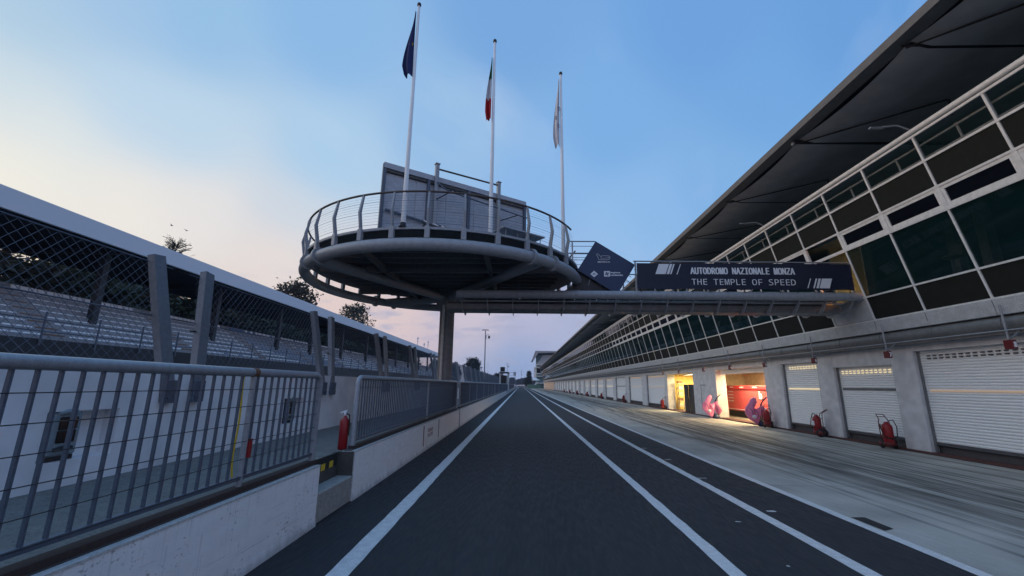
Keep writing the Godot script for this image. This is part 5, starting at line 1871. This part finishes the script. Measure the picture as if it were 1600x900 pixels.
	var Pp = thing("ceiling_pipes", "bundle of pipes and ducts under the yellow garage's ceiling", "pipes", V(12.2, 2.5, 30.0))
	for k in 4:
		st = mb(); tube(st, [Vector3(-0.5 + k * 0.35, 0.05 * (k % 2), 2.2), Vector3(-0.45 + k * 0.35, 0.05, 0), Vector3(-0.5 + k * 0.35, -0.03, -2.2)], 0.035 + 0.015 * (k % 2), 8); obj("pipe", st, [M.rust, M.white_alu][k % 2], Pp)

# ------------------------------------------------------------------ far end of the pit lane
func lamp_post(label, d, x):
	var t = thing("lamp_post", label, "lamp post", V(x, 0.67, d), 0.0, "lamp posts along the wall")
	var st = mb(); tube(st, [Vector3(0, 0, 0), Vector3(0, 3.5, 0), Vector3(0, 7.6, 0)], 0.085, 10, false, true, 0.06); obj("pole", st, M.galvanized, t)
	for s in [-1, 1]:
		st = mb(); box(st, Vector3(0.22 * s, 7.66, 0), Vector3(0.42, 0.07, 0.28), Basis(Vector3(0, 0, 1), -0.12 * s), 0.02); obj("lamp_head", st, M.dark_steel, t)
	st = mb(); tube(st, [Vector3(0.05, 6.9, 0), Vector3(0.25, 7.1, 0), Vector3(0.42, 7.08, 0), Vector3(0.46, 6.95, 0)], 0.03, 6); box(st, Vector3(0.07, 6.75, 0), Vector3(0.12, 0.4, 0.14)); obj("camera_arm", st, M.galvanized, t)
	st = mb(); lathe(st, [Vector2(0, -0.22), Vector2(0.09, -0.18), Vector2(0.12, -0.08), Vector2(0.13, 0.05), Vector2(0.09, 0.14), Vector2(0, 0.16)], 12, Transform3D(Basis.IDENTITY, Vector3(0.46, 6.78, 0))); obj("camera_dome", st, M.dark_steel, t)
	return t

func far_things():
	var st
	lamp_post("tall grey lamp post with camera dome, just right of the platform column", 52.9, -4.5)
	lamp_post("smaller-looking lamp post farther along, beyond the timing stand", 140.0, -4.5)
	# canopy stand on the pit wall
	var T = thing("timing_stand", "dark canopied stand with white posts on the pit wall far down the lane", "stand", V(-3.3, 0.67, 86))
	st = mb(); box(st, Vector3(0.0, 3.3, 0), Vector3(1.9, 0.14, 7.0), Basis.IDENTITY, 0.03); obj("roof", st, M.dark_steel, T)
	for z in [-3.0, 0.0, 3.0]:
		for x in [-0.8, 0.8]:
			st = mb(); box(st, Vector3(x, 1.65, z), Vector3(0.16, 3.2, 0.2)); obj("post", st, M.white_alu, T)
	st = mb(); box(st, Vector3(-0.1, 2.0, 1.5), Vector3(1.0, 1.5, 2.2), Basis.IDENTITY, 0.05); obj("cabinet", st, M.dark_steel, T)
	st = mb(); box(st, Vector3(0.1, 1.75, -1.8), Vector3(0.9, 2.0, 1.2), Basis.IDENTITY, 0.05); obj("white_cabinet", st, M.fascia_grey, T)
	st = mb(); box(st, Vector3(-0.3, 3.9, 2.0), Vector3(0.9, 0.9, 0.1)); obj("roof_box", st, M.dark_steel, T)
	var Bd = thing("far_sign_frame", "small grey sign board on twin posts beside the second lamp post", "sign", V(-3.0, 0.67, 150))
	for x in [-1.6, 1.0]:
		st = mb(); tube(st, [Vector3(x, 0, 0), Vector3(x, 5.2, 0)], 0.07, 6); obj("post", st, M.galvanized, Bd)
	st = mb(); box(st, Vector3(0.8, 4.7, 0.05), Vector3(0.9, 1.3, 0.08)); obj("board", st, M.board_back, Bd)
	st = mb(); for y in [4.2, 5.15]: tube(st, [Vector3(-1.6, y, 0), Vector3(1.0, y, 0)], 0.05, 6)
	obj("cross_rail", st, M.galvanized, Bd)
	# masts
	for m in [[0.4, 430.0, 16.5, "thin lattice mast on the horizon left of the far building"], [-11.6, 150.0, 9.2, "bare thin pole between the two lamp posts"], [-8.0, 520.0, 12.0, "tiny mast left of the lattice mast on the horizon"]]:
		var t = thing("mast", m[3], "mast", V(m[0], 0, m[1]), 0.0, "thin masts on the horizon")
		var w = 0.04 if m[1] < 200 else 0.16
		st = mb(); tube(st, [Vector3.ZERO, Vector3(0, m[2], 0)], w, 6, false, true, w * 0.6); obj("shaft", st, M.galvanized_dark, t)
		if m[1] > 400:
			st = mb(); for y in [0.72, 0.86]: box(st, Vector3(0, m[2] * y, 0), Vector3(1.5, 0.25, 0.5))
			obj("crossarm", st, M.galvanized_dark, t)
	# antennas on the grandstand roof
	for a in [[88.0, 2.3, "leftmost small antenna on the grandstand roof near the platform column"], [94.0, 1.4, "drum-shaped antenna on the grandstand roof near the column"], [98.0, 2.6, "antenna on the grandstand roof touching the column's edge"]]:
		var t = thing("roof_antenna", a[2], "antenna", V(-26.8, 11.2, a[0] * 1.24), 0.0, "antennas on the grandstand roof")
		st = mb(); tube(st, [Vector3.ZERO, Vector3(0, a[1], 0)], 0.06, 6); obj("rod", st, M.galvanized, t)
		st = mb(); box(st, Vector3(0, a[1] * 0.8, 0), Vector3(0.45, 0.45, 0.3), Basis.IDENTITY, 0.08); box(st, Vector3(0.02, a[1] * 0.5, 0), Vector3(0.25, 0.3, 0.3)); obj("head", st, M.white_alu, t)
	# second building
	var Fb = thing("far_building", "second building at the far end with a jutting dark roof and white balcony bands", "building", V(13.0, 0, 236))
	var poly = [Vector2(-7.3, 14.6), Vector2(-5.4, 19.5), Vector2(12, 19.5), Vector2(12, 18.9), Vector2(-3.8, 18.4), Vector2(-6.6, 14.4)]
	st = mb(); prism(st, poly, Transform3D(Basis.IDENTITY, Vector3(0, 0, -12)), 20.0); obj("roof", st, M.roof_soffit, Fb)
	st = mb(); box(st, Vector3(4.0, 8.8, -3.0), Vector3(17.0, 17.6, 14.0)); obj("body", st, M.interior, Fb)
	st = mb(); prism(st, [Vector2(-4.6, 12.7), Vector2(-1.0, 17.6), Vector2(6, 17.8), Vector2(6, 12.7)], Transform3D(Basis.IDENTITY, Vector3(0, 0, 4.02)), 0.3); obj("glazed_gable", st, M.fascia_grey, Fb)
	for y in [12.3, 11.0, 7.6, 6.3, 2.7]:
		st = mb(); box(st, Vector3(3.4, y, 5.2), Vector3(17.6, 0.42, 2.2)); obj("balcony_band", st, M.white_alu, Fb)
	for k in 6:
		st = mb(); box(st, Vector3(-3.6 + k * 2.4, 9.2, 4.1), Vector3(1.7, 2.4, 0.2)); obj("window", st, M.vent_dark, Fb)
	st = mb(); box(st, Vector3(-5.5, 8.2, 3.0), Vector3(1.2, 5.4, 3.0)); obj("white_panel", st, M.white_alu, Fb)
	var Pa = thing("parasol_roof", "white pointed canopy below the far building's white panel", "canopy", V(7.2, 0, 212))
	st = mb(); lathe(st, [Vector2(3.0, 3.9), Vector2(1.2, 4.6), Vector2(0.0, 5.4)], 4, Transform3D(Basis(Vector3.UP, PI / 4), Vector3.ZERO)); obj("canopy", st, M.white_alu, Pa)
	for x in [-1.9, 1.9]:
		st = mb(); tube(st, [Vector3(x, 0, 0), Vector3(x, 3.9, 0)], 0.08, 6); obj("leg", st, M.dark_steel, Pa)
	# green mesh barrier closing the end of the apron
	var Gf = thing("green_barrier", "pale green mesh barrier across the far end of the apron", "barrier", V(6.0, 0, 196))
	for k in 7:
		st = mb(); box(st, Vector3(-2.6 + k * 0.9, 1.0, -k * 1.5), Vector3(0.86, 1.7, 0.06)); obj("panel", st, M.green_fence, Gf)
		st = mb(); tube(st, [Vector3(-3.05 + k * 0.9, 0, -k * 1.5), Vector3(-3.05 + k * 0.9, 2.0, -k * 1.5)], 0.05, 6); obj("post", st, M.galvanized, Gf)
	# two birds
	for b in [[-52.0, 24.1, 58.0, 0.4, "left one of two tiny birds above the spiky treetop"], [-49.6, 23.3, 58.0, -0.3, "right one of two tiny birds above the spiky treetop"]]:
		var t = thing("bird", b[4], "bird", V(b[0], b[1], b[2]), b[3], "birds over the grandstand")
		st = mb()
		lathe(st, [Vector2(0, -0.22), Vector2(0.05, -0.12), Vector2(0.07, 0.02), Vector2(0.03, 0.16), Vector2(0, 0.22)], 8, Transform3D(Basis(Vector3(0, 1, 0), Vector3(1, 0, 0), Vector3(0, 0, -1)), Vector3.ZERO)); obj("body", st, M.bird, t)
		for s in [-1, 1]:
			st = mb(); prism(st, [Vector2(-0.06, 0), Vector2(0.10, 0), Vector2(0.02, 0.22), Vector2(-0.10, 0.42), Vector2(-0.08, 0.2)], Transform3D(Basis(Vector3(1, 0, 0), Vector3(0, 0.35, s), Vector3(0, -1, 0.3 * s).normalized()), Vector3(0, 0.02, 0)), 0.015); obj("wing", st, M.bird, t)
